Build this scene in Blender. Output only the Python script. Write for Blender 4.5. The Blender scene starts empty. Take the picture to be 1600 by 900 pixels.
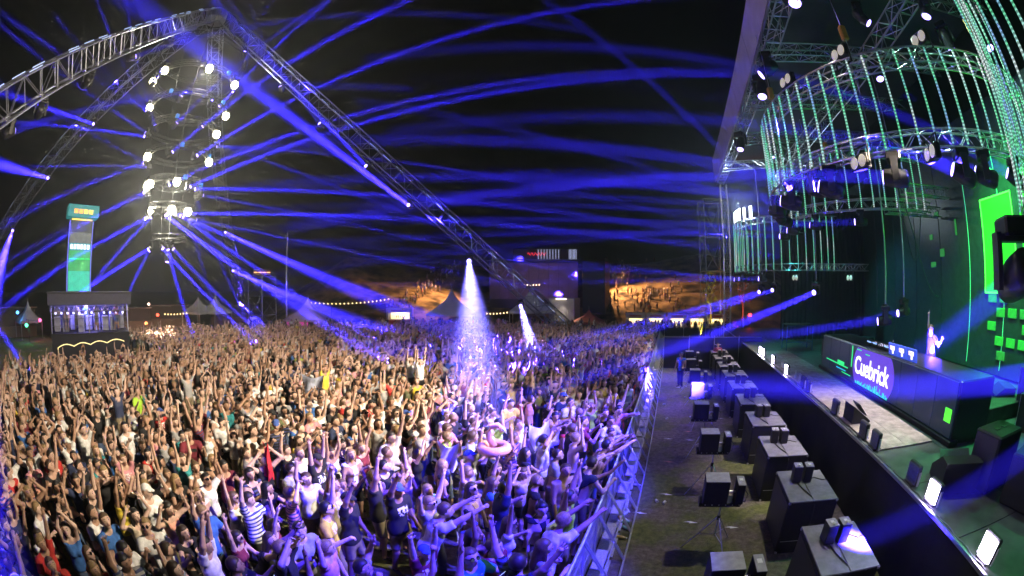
# Night festival: fisheye view from the stage side over the crowd.
import bpy, math, random
import numpy as np
from mathutils import Vector, Matrix
S = bpy.context.scene
COL = S.collection
PI = math.pi
R_ = math.radians
# ---------------------------------------------------------------- camera
CAMZ, YAW = 5.0, R_(21.5)
cd = bpy.data.cameras.new('camera'); cam = bpy.data.objects.new('camera', cd); COL.objects.link(cam); S.camera = cam
cd.type = 'PANO'; cd.panorama_type = 'FISHEYE_EQUISOLID'; cd.fisheye_lens = 15.0; cd.fisheye_fov = R_(200)
cd.sensor_width = 36; cd.clip_start = .05; cd.clip_end = 3000
cam.location = (0,0,CAMZ); cam.rotation_euler = (PI/2, 0, YAW)
# ---------------------------------------------------------------- night sky and moonlight
world = bpy.data.worlds.new('World'); S.world = world; world.use_nodes = True
wn = world.node_tree; bg = wn.nodes['Background']
sky = wn.nodes.new('ShaderNodeTexSky'); sky.sky_type = 'NISHITA'; sky.sun_disc = False
sky.sun_elevation = R_(4); sky.sun_rotation = R_(200)
wn.links.new(sky.outputs[0], bg.inputs[0]); bg.inputs[1].default_value = .0002
sd = bpy.data.lights.new('moon', 'SUN'); sd.energy = .006; sd.angle = R_(.5); sd.color = (.8,.88,1)
so = bpy.data.objects.new('moon', sd); COL.objects.link(so); so.rotation_euler = (R_(60), 0, R_(200))
# ---------------------------------------------------------------- exposure and renderer
S.view_settings.view_transform = 'Standard'; S.view_settings.look = 'None'; S.view_settings.exposure = 0; S.view_settings.gamma = 1
S.render.engine = 'CYCLES'
cy = S.cycles
cy.use_denoising = True; cy.use_adaptive_sampling = False; cy.max_bounces = 3; cy.diffuse_bounces = 1; cy.glossy_bounces = 1; cy.transmission_bounces = 4
cy.volume_bounces = 0; cy.transparent_max_bounces = 8; cy.sample_clamp_indirect = 0; cy.sample_clamp_direct = 0
cy.caustics_reflective = False; cy.caustics_refractive = False
# ---------------------------------------------------------------- pixels (of the 1600 x 900 photograph) to rays
FPX = 667.0
FW = np.array([-math.sin(YAW), math.cos(YAW), 0]); RT = np.array([math.cos(YAW), math.sin(YAW), 0]); UPV = np.array([0,0,1.])
EYE = np.array([0,0,CAMZ])
def ray(px, py):
    x, y = px-800, 450-py; r = math.hypot(x,y)+1e-9; th = 2*math.asin(r/(2*FPX)); s = math.sin(th)/r
    return x*s*RT+y*s*UPV+math.cos(th)*FW
def onz(px, py, z=0.): d = ray(px,py); return EYE+d*((z-CAMZ)/d[2])
def onx(px, py, x): d = ray(px,py); return EYE+d*(x/d[0])
def atd(px, py, r): d = ray(px,py); return EYE+d*(r/math.hypot(d[0],d[1]))
def proj(p):
    v = np.asarray(p,float)-EYE; v = v/np.linalg.norm(v)
    th = math.acos(max(-1,min(1,v@FW))); r = 2*FPX*math.sin(th/2); cx, cz = v@RT, v@UPV; n = math.hypot(cx,cz)+1e-9
    return 800+r*cx/n, 450-r*cz/n
# ---------------------------------------------------------------- materials
MATS = {}
def mat(name, col=(.5,.5,.5), rough=.6, metal=0., var=.12, scale=6., emit=None, estr=0., bump=0., objcol=False, alpha=None, trans=0.):
    if name in MATS: return MATS[name]
    m = bpy.data.materials.new(name); m.use_nodes = True; nt = m.node_tree; b = nt.nodes['Principled BSDF']
    b.inputs['Roughness'].default_value = rough; b.inputs['Metallic'].default_value = metal
    tc = nt.nodes.new('ShaderNodeTexCoord'); nz = nt.nodes.new('ShaderNodeTexNoise'); nz.inputs['Scale'].default_value = scale; nz.inputs['Detail'].default_value = 4
    nt.links.new(tc.outputs['Object'], nz.inputs['Vector'])
    mx = nt.nodes.new('ShaderNodeMix'); mx.data_type = 'RGBA'; mx.blend_type = 'MULTIPLY'; mx.inputs[0].default_value = 1
    rp = nt.nodes.new('ShaderNodeMapRange'); rp.inputs[1].default_value = .3; rp.inputs[2].default_value = .7
    rp.inputs[3].default_value = 1-var*1.6; rp.inputs[4].default_value = 1+var*.6
    nt.links.new(nz.outputs['Fac'], rp.inputs[0]); nt.links.new(rp.outputs[0], mx.inputs[7])
    if objcol:
        oi = nt.nodes.new('ShaderNodeObjectInfo'); nt.links.new(oi.outputs['Color'], mx.inputs[6])
    else: mx.inputs[6].default_value = (*col,1)
    nt.links.new(mx.outputs[2], b.inputs['Base Color'])
    if emit is not None:
        b.inputs['Emission Color'].default_value = (*emit,1); b.inputs['Emission Strength'].default_value = estr
        m.cycles.emission_sampling = 'NONE'
    if bump:
        bp = nt.nodes.new('ShaderNodeBump'); bp.inputs['Strength'].default_value = bump
        nt.links.new(nz.outputs['Fac'], bp.inputs['Height']); nt.links.new(bp.outputs[0], b.inputs['Normal'])
    if trans: b.inputs['Transmission Weight'].default_value = trans
    MATS[name] = m
    return m
# ---------------------------------------------------------------- mesh builder
class MB:
    def __init__(s): s.v = []; s.f = []; s.m = []; s.sm = False
    def add(s, vv, ff, m=0):
        o = len(s.v); s.v.extend(tuple(map(float,p)) for p in vv); s.f.extend(tuple(int(i)+o for i in q) for q in ff); s.m.extend([m]*len(ff)); return s
    def box(s, c, d, rz=0., m=0, ry=0., rx=0.):
        M = Matrix.Rotation(rz,3,'Z') @ Matrix.Rotation(ry,3,'Y') @ Matrix.Rotation(rx,3,'X')
        vv = [Vector(c)+M@Vector((x*d[0]/2,y*d[1]/2,z*d[2]/2)) for x in (-1,1) for y in (-1,1) for z in (-1,1)]
        return s.add(vv, [(0,1,3,2),(4,6,7,5),(0,4,5,1),(2,3,7,6),(0,2,6,4),(1,5,7,3)], m)
    def bev(s, c, d, r=.02, m=0):
        """box with chamfered edges: an octagon in plan, chamfered top and bottom"""
        x,y,z = d[0]/2,d[1]/2,d[2]/2; vv = []
        for zz, e in ((-z,r),(-z+r,0),(z-r,0),(z,r)):
            X, Y = x-e, y-e
            vv += [(c[0]+a,c[1]+b,c[2]+zz) for a,b in ((X,Y-r),(X-r,Y),(-X+r,Y),(-X,Y-r),(-X,-Y+r),(-X+r,-Y),(X-r,-Y),(X,-Y+r))]
        ff = []
        for k in range(3):
            for q in range(8): a,b = k*8+q, k*8+(q+1)%8; ff.append((a,b,b+8,a+8))
        ff += [tuple(range(7,-1,-1)), tuple(range(24,32))]
        return s.add(vv, ff, m)
    def tube(s, path, r, n=6, m=0):
        rr = r if hasattr(r,'__len__') else [r]*len(path)
        vv, ff = tube_mesh(path, rr, n); return s.add(vv, ff, m)
    def ring(s, c, R, r, n=40, k=5, m=0, a0=0., a1=2*PI):
        full = abs(a1-a0) > 6.2; vv = []; ff = []; cnt = n if full else n+1
        for i in range(cnt):
            a = a0+(a1-a0)*i/n
            for q in range(k):
                b = 2*PI*q/k; vv.append((c[0]+(R+r*math.cos(b))*math.cos(a), c[1]+(R+r*math.cos(b))*math.sin(a), c[2]+r*math.sin(b)))
        for i in range(n):
            for q in range(k):
                i2 = (i+1)%cnt; ff.append((i*k+q, i2*k+q, i2*k+(q+1)%k, i*k+(q+1)%k))
        return s.add(vv, ff, m)
    def lathe(s, c, prof, n=12, m=0, M=None):
        vv = []; ff = []
        for (r, z) in prof:
            for q in range(n):
                a = 2*PI*q/n; p = Vector((r*math.cos(a), r*math.sin(a), z))
                vv.append(Vector(c)+(M@p if M else p))
        for i in range(len(prof)-1):
            for q in range(n): a,b = i*n+q, i*n+(q+1)%n; ff.append((a,b,b+n,a+n))
        ff.append(tuple(range(n-1,-1,-1))); ff.append(tuple(range((len(prof)-1)*n, len(prof)*n)))
        return s.add(vv, ff, m)
    def mesh(s, name, mats):
        me = bpy.data.meshes.new(name); me.from_pydata(s.v, [], s.f)
        for x in (mats if isinstance(mats,(list,tuple)) else [mats]):
            if x is not None: me.materials.append(x)
        if any(s.m): me.polygons.foreach_set('material_index', s.m)
        if s.sm: me.polygons.foreach_set('use_smooth', [True]*len(me.polygons))
        me.update(); return me
    def build(s, name, mats, parent=None, loc=None, kind=None):
        return obj(name, s.mesh(name, mats), parent, loc, kind)
def obj(name, me, parent=None, loc=None, kind=None):
    o = bpy.data.objects.new(name, me); COL.objects.link(o)
    if parent is not None: o.parent = parent
    if loc is not None: o.location = loc
    if kind: o['kind'] = kind
    return o
def tag(o, label, cat=None, group=None, kind=None):
    o['label'] = label
    if cat: o['category'] = cat
    if group: o['group'] = group
    if kind: o['kind'] = kind
    return o
def thing(name, label, cat, loc=(0,0,0), rz=0., group=None):
    o = bpy.data.objects.new(name, None); COL.objects.link(o); o.location = loc; o.rotation_euler = (0,0,rz); o.empty_display_size = .1
    return tag(o, label, cat, group)
def struct(name, mb, mats, loc=None):
    return mb.build(name, mats, None, loc, 'structure')
def copy_tree(o, parent=None):
    c = o.copy(); COL.objects.link(c)
    if parent is not None: c.parent = parent
    for ch in list(o.children): copy_tree(ch, c)
    return c
def spot(loc, target, col, power, size, blend=.3, rad=.06, parent=None):
    ld = bpy.data.lights.new('beam', 'SPOT'); ld.energy = power; ld.color = col; ld.spot_size = R_(size); ld.spot_blend = blend; ld.shadow_soft_size = rad
    o = bpy.data.objects.new('beam', ld); COL.objects.link(o); o.location = loc
    o.rotation_euler = (Vector(target)-Vector(loc)).to_track_quat('-Z','Y').to_euler(); return o
def beam(loc, target, col, power, size, diam):
    """a disc of light with a narrow spread: the near parallel beam of a moving lamp"""
    ld = bpy.data.lights.new('beam', 'AREA'); ld.shape = 'DISK'; ld.size = diam; ld.spread = R_(size); ld.color = col; ld.energy = power*1.9e-5*size*size
    o = bpy.data.objects.new('beam', ld); COL.objects.link(o); o.location = loc
    o.rotation_euler = (Vector(target)-Vector(loc)).to_track_quat('-Z','Y').to_euler(); return o
def point(loc, col, power, rad=.1):
    ld = bpy.data.lights.new('glow', 'POINT'); ld.energy = power; ld.color = col; ld.shadow_soft_size = rad
    o = bpy.data.objects.new('glow', ld); COL.objects.link(o); o.location = loc; return o
ORD = ['first','second','third','fourth','fifth','sixth','seventh','eighth','ninth','tenth','eleventh','twelfth','thirteenth','fourteenth','fifteenth','sixteenth','seventeenth','eighteenth','nineteenth','twentieth']+['twenty-'+q for q in ('first','second','third','fourth','fifth','sixth','seventh','eighth','ninth')]+['thirtieth']+['thirty-'+q for q in ('first','second','third','fourth','fifth','sixth','seventh','eighth','ninth')]
rnd = random.Random(7)
# light levels: beam lamps, crowd blinders, wash lamps
BP, CROWD, WASH, HAZE = 1.9e7, 5600., 800., .0042
# ---------------------------------------------------------------- people: implicit bodies turned into meshes
def surface_nets(Fv, org, h):
    S = Fv < 0
    n0, n1, n2 = Fv.shape
    c = [S[a:n0-1+a, b:n1-1+b, d:n2-1+d] for a in (0,1) for b in (0,1) for d in (0,1)]
    cs = sum(x.astype(np.int8) for x in c)
    act = (cs > 0) & (cs < 8)
    I = np.argwhere(act)
    if len(I) == 0: return np.zeros((0,3)), np.zeros((0,4), int)
    idx = -np.ones(act.shape, int); idx[act] = np.arange(len(I))
    acc = np.zeros((len(I),3)); cnt = np.zeros(len(I))
    cor = [(a,b,d) for a in (0,1) for b in (0,1) for d in (0,1)]
    val = {q: Fv[I[:,0]+q[0], I[:,1]+q[1], I[:,2]+q[2]] for q in cor}
    for q in cor:
        for ax in range(3):
            if q[ax]: continue
            r = list(q); r[ax] = 1; r = tuple(r)
            a, b = val[q], val[r]
            m = (a < 0) != (b < 0)
            t = np.where(m, a/np.where(m, a-b, 1), 0)
            p = np.array(q, float)[None,:].repeat(len(I),0); p[:,ax] += t
            acc += p*m[:,None]; cnt += m
    V = (I + acc/cnt[:,None])*h + np.asarray(org)
    quads = []
    for ax in range(3):
        u, v = (ax+1)%3, (ax+2)%3
        sl0 = [slice(None)]*3; sl1 = [slice(None)]*3
        sl0[ax] = slice(0,-1); sl1[ax] = slice(1,None)
        a, b = S[tuple(sl0)], S[tuple(sl1)]
        E_ = np.argwhere(a != b)
        ok = (E_[:,u] >= 1) & (E_[:,v] >= 1) & (E_[:,u] < Fv.shape[u]-1) & (E_[:,v] < Fv.shape[v]-1)
        E_ = E_[ok]
        if len(E_) == 0: continue
        ins = a[tuple(E_.T)]
        def g(du, dv):
            q = E_.copy(); q[:,u] += du; q[:,v] += dv
            return idx[tuple(q.T)]
        Q = np.stack([g(-1,-1), g(0,-1), g(0,0), g(-1,0)], 1)
        Q[~ins] = Q[~ins][:, ::-1]
        quads.append(Q)
    Q = np.concatenate(quads)
    return V, Q[(Q >= 0).all(1)]

class Field:
    """a grid of signed distances; limbs are added as round cones with a soft blend"""
    def __init__(s, lo, hi, h):
        s.lo = np.array(lo, float); s.h = h
        s.n = np.ceil((np.array(hi)-s.lo)/h).astype(int)+1
        s.F = np.full(s.n, 1.0)
    def cone(s, a, b, ra, rb, k=.02, sq=(1,1,1), f=None):
        a, b = np.array(a,float), np.array(b,float); sq = np.array(sq, float)
        m = max(ra,rb)/sq.min()+.05
        i0 = np.clip(np.floor((np.minimum(a,b)-m-s.lo)/s.h).astype(int), 0, s.n-1)
        i1 = np.clip(np.ceil((np.maximum(a,b)+m-s.lo)/s.h).astype(int)+1, 1, s.n)
        sl = tuple(slice(x,y) for x,y in zip(i0,i1))
        P = np.stack(np.meshgrid(*[s.lo[q]+np.arange(i0[q],i1[q])*s.h for q in range(3)], indexing='ij'), -1)
        P, a, b = P*sq, a*sq, b*sq
        ab = b-a; L = ab@ab+1e-12
        t = np.clip(((P-a)@ab)/L, 0, 1)
        d = np.linalg.norm(P-a-t[...,None]*ab, axis=-1)-(ra+(rb-ra)*t)
        A = s.F[sl]
        hh = np.clip(.5+.5*(A-d)/k, 0, 1)
        s.F[sl] = A*(1-hh)+d*hh-k*hh*(1-hh)
    def grid(s):
        return np.meshgrid(*[s.lo[q]+np.arange(s.n[q])*s.h for q in range(3)], indexing='ij')
    def mesh(s): return surface_nets(s.F, s.lo, s.h)
    def at(s, V):
        q = np.clip(np.rint((V-s.lo)/s.h).astype(int), 0, s.n-1)
        return s.F[tuple(q.T)]

def nrm(v):
    v = np.array(v,float); return v/np.linalg.norm(v)

# arms: (upper direction, forearm direction, hand style) for left and right; x is forward, y is to the left
POSES = {
 'clap_up':   (((.30,.18,.93),(.20,-.42,.88),'flat'), ((.30,-.18,.93),(.20,.42,.88),'flat')),
 'vee_up':    (((.15,.55,.80),(.10,.22,.97),'open'), ((.20,-.50,.82),(.10,-.18,.97),'open')),
 'straight_up':(((.20,.12,.97),(.10,.05,.99),'open'), ((.25,-.12,.96),(.15,-.02,.99),'open')),
 'right_up':  (((.35,.35,-.82),(.78,-.30,.45),'curl'), ((.20,-.22,.95),(.12,-.05,.99),'open')),
 'left_up':   (((.25,.20,.95),(.20,.06,.97),'open'), ((.25,-.40,-.85),(.70,.30,.50),'curl')),
 'reach':     (((.78,.12,.42),(.72,-.05,.66),'open'), ((.80,-.15,.36),(.75,.05,.60),'open')),
 'reach_one': (((.82,.10,.45),(.88,.0,.40),'open'), ((.45,-.30,-.75),(.85,.15,.35),'curl')),
 'elbows_out':(((.30,.80,.40),(.25,-.35,.90),'open'), ((.30,-.80,.40),(.25,.35,.90),'open')),
 'hands_head':(((.25,.78,.50),(-.05,-.80,.55),'flat'), ((.25,-.78,.50),(-.05,.80,.55),'flat')),
 'down':      (((.05,.16,-.97),(.30,.06,-.92),'curl'), ((.02,-.16,-.97),(.28,-.05,-.93),'curl')),
 'phone':     (((.55,.30,-.45),(.62,-.34,.70),'grip'), ((.55,-.30,-.45),(.62,.34,.70),'grip')),
 'chest_clap':(((.35,.35,-.78),(.72,-.52,.42),'flat'), ((.35,-.35,-.78),(.72,.52,.42),'flat')),
 'point_up':  (((.05,.18,-.96),(.42,.0,-.85),'curl'), ((.30,-.10,.95),(.25,.0,.97),'point')),
 'fist_up':   (((.30,.12,.92),(-.05,.02,.99),'fist'), ((.15,-.20,-.96),(.55,.05,-.6),'curl')),
 'heart':     (((.45,.42,.72),(.22,-.62,.70),'curl'), ((.45,-.42,.72),(.22,.62,.70),'curl')),
 'folded':    (((.30,.28,-.85),(.62,-.72,.10),'curl'), ((.30,-.28,-.85),(.62,.72,.16),'curl')),
 'one_wave':  (((.10,.20,-.95),(.30,.05,-.90),'curl'), ((.25,-.62,.68),(.10,.10,.98),'open')),
}

def skeleton(pose, female=False, lean=.0, look=0., turn=0., stance=0.):
    J = {}
    sw = .165 if female else .19
    hipw = .095
    def ln(p):
        p = np.array(p,float)
        if p[2] > .92: p[0] += lean*(p[2]-.92)
        return p
    J['hip'] = np.array((0,0,.93)); J['waist'] = ln((.005,0,1.09)); J['chest'] = ln((.0,0,1.29))
    J['neck0'] = ln((-.015,0,1.45)); J['neck1'] = ln((.01,0,1.55)); J['head'] = ln((.02,0,1.645))
    for nme, sg, arm in (('l',1,pose[0]), ('r',-1,pose[1])):
        u, f = nrm(arm[0]), nrm(arm[1])
        lift = max(0, u[2]); fwd = max(0,u[0])
        sh = ln((-.01+.05*fwd, sg*(sw-.035*lift), 1.415+.065*lift))
        el = sh+u*.285; wr = el+f*.25
        J[nme+'sh'], J[nme+'el'], J[nme+'wr'] = sh, el, wr
        J[nme+'f'] = f; J[nme+'st'] = arm[2]
        x = stance*sg*.12
        J[nme+'hp'] = np.array((0,sg*hipw,.90)); J[nme+'kn'] = np.array((.03+x*.6,sg*(hipw+.02),.49))
        J[nme+'an'] = np.array((-.02+x,sg*(hipw+.035),.085)); J[nme+'to'] = J[nme+'an']+np.array((.17,sg*.03,-.045))
    J['fem'] = female; J['look'] = look; J['turn'] = turn; J['sw'] = sw
    return J

def head_frame(J):
    cl, sl = math.cos(J['look']), math.sin(J['look']); ct, st = math.cos(J['turn']), math.sin(J['turn'])
    fwd = np.array((cl*ct, cl*st, sl)); left = np.array((-st, ct, 0.)); upv = np.cross(fwd, left)
    return fwd, left, upv

def add_body(fl, J, fat=0., legs=True, fore=True):
    fem = J['fem']; k = .03
    d = .72  # the trunk is flatter than it is wide
    w = 1.0 if not fem else .9
    fl.cone(J['hip']+[0,.05,0], J['hip']-[0,.05,0], .115+fat, .115+fat, k, (1,.86,1))
    fl.cone(J['hip'], J['waist'], .125*w+fat, .115*w+fat, .04, (1.15,.80,1))
    fl.cone(J['waist'], J['chest'], .115*w+fat, .135*w+fat, .04, (1.2,.78,1))
    for s_ in ('l','r'):
        sg = 1 if s_ == 'l' else -1
        fl.cone(J['chest']+np.array((.01,sg*.07,-.02)), J['chest']+np.array((0,sg*.10*w,.09)), .085+fat, .065+fat, .04)
        fl.cone(J['neck0'], J[s_+'sh'], .055+fat, .055+fat, .045)
        if fem: fl.cone(J['chest']+np.array((.075,sg*.062,-.015)), J['chest']+np.array((.085,sg*.065,-.03)), .052+fat, .05+fat, .03)
        fl.cone(J[s_+'sh'], J[s_+'el'], .055*w+fat, .044*w+fat, k)
        if fore: fl.cone(J[s_+'el'], J[s_+'wr'], .045*w+fat, .031*w+fat, .02)
        if legs:
            fl.cone(J[s_+'hp'], J[s_+'kn'], .088*w+fat, .058+fat, k)
            fl.cone(J[s_+'kn'], J[s_+'an'], .060+fat, .038+fat, k)
            fl.cone(J[s_+'an'], J[s_+'to'], .042+fat, .034+fat, .03)
    fl.cone(J['neck0'], J['neck1'], .058*w+fat, .052*w+fat, .035)

def add_palm(fl, J, s_, g=0.):
    a, f = J[s_+'wr'], J[s_+'f']
    fl.cone(a, a+f*.075, .026+g, .036+g, .02)

def add_head(fl, J, g=0., face=True):
    F_, L_, U_ = head_frame(J); c = J['head']
    fl.cone(c+U_*.02-F_*.012, c+U_*.03+F_*.0, .094+g, .090+g, .02)
    fl.cone(c-U_*.01+F_*.02, c-U_*.075+F_*.045, .078+g, .042+g, .03)
    if face:
        fl.cone(c+U_*.015+F_*.098, c-U_*.026+F_*.112, .010, .017, .012)
        fl.cone(c+U_*.036+F_*.080+L_*.03, c+U_*.036+F_*.080-L_*.03, .018, .018, .015)
        fl.cone(c-U_*.058+F_*.090+L_*.012, c-U_*.058+F_*.090-L_*.012, .013, .013, .010)
        for sg in (1,-1):
            fl.cone(c+L_*sg*.090+U_*.018, c+L_*sg*.092-U_*.018-F_*.004, .016, .012, .008)

def tube_mesh(path, rad, n=6):
    path = [np.array(p,float) for p in path]; V = []; Fc = []
    for i, p in enumerate(path):
        t = path[min(i+1,len(path)-1)]-path[max(i-1,0)]; t = t/np.linalg.norm(t)
        u = np.cross(t, (0,0,1.) if abs(t[2]) < .9 else (1.,0,0)); u /= np.linalg.norm(u); v = np.cross(t,u)
        for q in range(n):
            a = 2*math.pi*q/n; V.append(p+(u*math.cos(a)+v*math.sin(a))*rad[i])
    for i in range(len(path)-1):
        for q in range(n):
            a, b = i*n+q, i*n+(q+1)%n; Fc.append((a, b, b+n, a+n))
    for base, e, rev in ((0, path[0], True), ((len(path)-1)*n, path[-1], False)):
        c = len(V); V.append(e)
        for q in range(n):
            a, b = base+q, base+(q+1)%n
            Fc.append((b, a, c) if rev else (a, b, c))
    return V, Fc

def hand_fingers(J, s_):
    """four fingers and a thumb, rooted in the palm"""
    a, f = J[s_+'wr'], J[s_+'f']; st = J[s_+'st']
    sg = 1 if s_ == 'l' else -1
    pn = np.array((1.,0,.15)) if abs(f[0]) < .8 else np.array((.0,0,-1.))   # the way the palm looks
    pn = pn-f*(pn@f); pn /= np.linalg.norm(pn)
    side = np.cross(pn, f)*(1 if s_ == 'l' else -1)          # towards the thumb
    if side[1]*sg > 0: side = -side
    out = []
    spread = {'open':.28,'flat':.06,'curl':.08,'grip':.08,'fist':.03,'point':.05}[st]
    curl = {'open':(.10,.2),'flat':(.12,.2),'curl':(.75,1.5),'grip':(.8,1.5),'fist':(1.5,2.9),'point':(1.4,2.8)}[st]
    for i, (o, L) in enumerate(((.026,.072),(.009,.080),(-.009,.075),(-.025,.060))):
        c = curl if not (st == 'point' and i == 0) else (.05,.1)
        root = a+f*.082+side*o
        d0 = f*math.cos(c[0])+pn*math.sin(c[0])+side*spread*o/.026; d0 /= np.linalg.norm(d0)
        d1 = f*math.cos(c[1])+pn*math.sin(c[1])+side*spread*o/.026; d1 /= np.linalg.norm(d1)
        p1 = root+d0*L*.5; p2 = p1+d1*L*.5
        out.append(tube_mesh([root-f*.02, root, p1, p2], [.010,.0098,.0090,.0068], 5))
    r0 = a+f*.03+side*.028; td = f*.62+side*(.62 if st != 'fist' else .1)+pn*.35; td /= np.linalg.norm(td)
    p1 = r0+td*.035; p2 = p1+nrm(td+f*.5)*.032
    out.append(tube_mesh([r0-side*.015, r0, p1, p2], [.014,.0125,.0105,.008], 5))
    return out

def clip_shirt(fl, J, sleeve, neck, hem):
    X, Y, Z = fl.grid(); G = fl.F
    G = np.maximum(G, hem-Z)
    n = J['neck0']+np.array((.055,0,.06))
    G = np.maximum(G, neck-np.sqrt((X-n[0])**2+(Y-n[1])**2*.8+(Z-n[2])**2))
    for s_ in ('l','r'):
        a, b = J[s_+'sh'], J[s_+'el']; u = nrm(b-a)
        t = (X-a[0])*u[0]+(Y-a[1])*u[1]+(Z-a[2])*u[2]
        away = ((Y-a[1])*(1 if s_ == 'l' else -1) > -.10) | (Z > a[2]+.05)
        G = np.where(away & (t > sleeve-.05), np.maximum(G, t-sleeve), G)
    fl.F = G

def jitter_pose(pose, q):
    out = []
    for (u, f, h) in pose:
        j = lambda v, a: tuple(c+q.uniform(-a,a) for c in v)
        out.append((j(u,.16), j(f,.24), h))
    return tuple(out)

def person_meshes(pose, female, lean, look, turn, stance, sleeve, bottoms, hairstyle, q=None):
    """high detail: dictionary part -> (verts, faces, material index per face)"""
    J = skeleton(jitter_pose(POSES[pose], q) if q else POSES[pose], female, lean, look, turn, stance)
    F_, L_, U_ = head_frame(J); hc = J['head']
    pts = np.array([v for k_, v in J.items() if isinstance(v, np.ndarray) and k_[1:] != 'f'])
    lo, hi = pts.min(0)-.19, pts.max(0)+.19; lo[2] = 0.012
    out = {}
    fl = Field(lo, hi, .0225)
    add_body(fl, J); add_palm(fl, J, 'l'); add_palm(fl, J, 'r'); add_head(fl, J)
    V, Q = fl.mesh()
    M = list(np.where(V[Q[:,0],2] < .10, 1, 0))              # shoes
    V = list(map(tuple, V)); Fc = [tuple(q) for q in Q]
    def add(vv, ff, m):
        o = len(V); V.extend(map(tuple, vv)); Fc.extend(tuple(i+o for i in q) for q in ff); M.extend([m]*len(ff))
    for s_ in ('l','r'):
        for vv, ff in hand_fingers(J, s_): add(vv, ff, 0)
    for sg in (1,-1):                                          # eyes, brows
        e = hc+U_*.016+F_*.086+L_*sg*.033
        add(*tube_mesh([e-L_*.014, e-L_*.005, e+L_*.005, e+L_*.014], [.003,.0085,.0085,.003], 6), 1)
        b = hc+U_*.042+F_*.094+L_*sg*.033
        add(*tube_mesh([b-L_*.019, b, b+L_*.019-U_*.004], [.004,.0055,.003], 4), 1)
    mth = hc-U_*.054+F_*.101
    add(*tube_mesh([mth-L_*.023, mth+F_*.004, mth+L_*.023], [.003,.0075,.003], 5), 2)
    out['body'] = (V, Fc, M)
    if sleeve is not None:
        fs = Field(lo, hi, .026); add_body(fs, J, .017, legs=False, fore=False)
        hr_ = .130 if female else .138
        fs.cone(J['hip']+[0,.05,.02], J['hip']-[0,.05,-.02], hr_, hr_, .03, (1.06,.86,1))
        fs.cone(J['hip']+[0,.045,.10], J['hip']-[0,.045,-.10], hr_-.008, hr_-.008, .05, (1.1,.86,1))
        clip_shirt(fs, J, sleeve, .088 if sleeve > .1 else .115, .86 if not female else .90)
        out['shirt'] = fs.mesh()+(None,)
    fb = Field((lo[0],-.34,.012), (hi[0],.34,1.10), .024)
    for s_ in ('l','r'):
        fb.cone(J[s_+'hp'], J[s_+'kn'], .108, .080, .03)
        if bottoms == 'long': fb.cone(J[s_+'kn'], J[s_+'an'], .080, .062, .03)
    fb.cone(J['hip']+[0,.05,.03], J['hip']-[0,.05,-.03], .119, .119, .04, (1.04,.86,1))
    fb.cone(J['hip']+[0,.03,-.10], J['hip']-[0,.03,.10], .11, .11, .04)
    X, Y, Z = fb.grid(); fb.F = np.maximum(fb.F, Z-.985)
    if bottoms == 'short': fb.F = np.where(Z > .2, np.maximum(fb.F, .56-Z), fb.F)
    if bottoms == 'skirt': fb.F = np.where(Z > .2, np.maximum(fb.F, .64-Z), fb.F)
    out['trousers' if bottoms == 'long' else 'shorts'] = fb.mesh()+(None,)
    if hairstyle:
        m = .30 if 'long' in hairstyle else .06
        fh = Field(hc-np.array((.20,.17,.14+m)), hc+np.array((.2,.17,.20)), .019)
        cap = hairstyle == 'cap'
        fh.cone(hc+U_*.025-F_*.016, hc+U_*.035-F_*.004, .101, .098, .02)
        fh.cone(hc-U_*.01-F_*.03, hc-U_*.05-F_*.04, .075, .055, .03)
        if 'long' in hairstyle:
            fh.cone(hc-F_*.05, J['neck0']+np.array((-.075,0,-.10)), .092, .075, .03, (1.25,.9,1))
            for sg in (1,-1): fh.cone(hc+L_*sg*.075, J['neck0']+np.array((.02,sg*.10,-.02)), .035, .03, .03)
        if hairstyle == 'bun': fh.cone(hc+U_*.10-F_*.09, hc+U_*.11-F_*.10, .042, .042, .02)
        X, Y, Z = fh.grid()
        P = np.stack((X,Y,Z),-1)-hc
        fx, uz = P@F_, P@U_
        face = np.maximum(fx-.028-.6*np.maximum(uz-.035,0)*1.4, -1)   # open towards the face
        line = np.where(uz > .062, -1, face)
        fh.F = np.maximum(fh.F, line)
        if not ('long' in hairstyle): fh.F = np.maximum(fh.F, -.045-uz-.0*fx)
        if cap:
            fh.F = np.maximum(fh.F, .035-uz)
            fh.cone(hc+U_*.045+F_*.06+L_*.03, hc+U_*.040+F_*.155+L_*.0, .012, .010, .01, (1,1,1))
            for q in (-.06,-.03,0,.03,.06): fh.cone(hc+U_*.045+F_*.07+L_*q, hc+U_*.036+F_*(.165-2.*q*q*8)+L_*q*.9, .016, .013, .015)
        out['cap' if cap else 'hair'] = fh.mesh()+(None,)
    out['J'] = J
    return out

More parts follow.
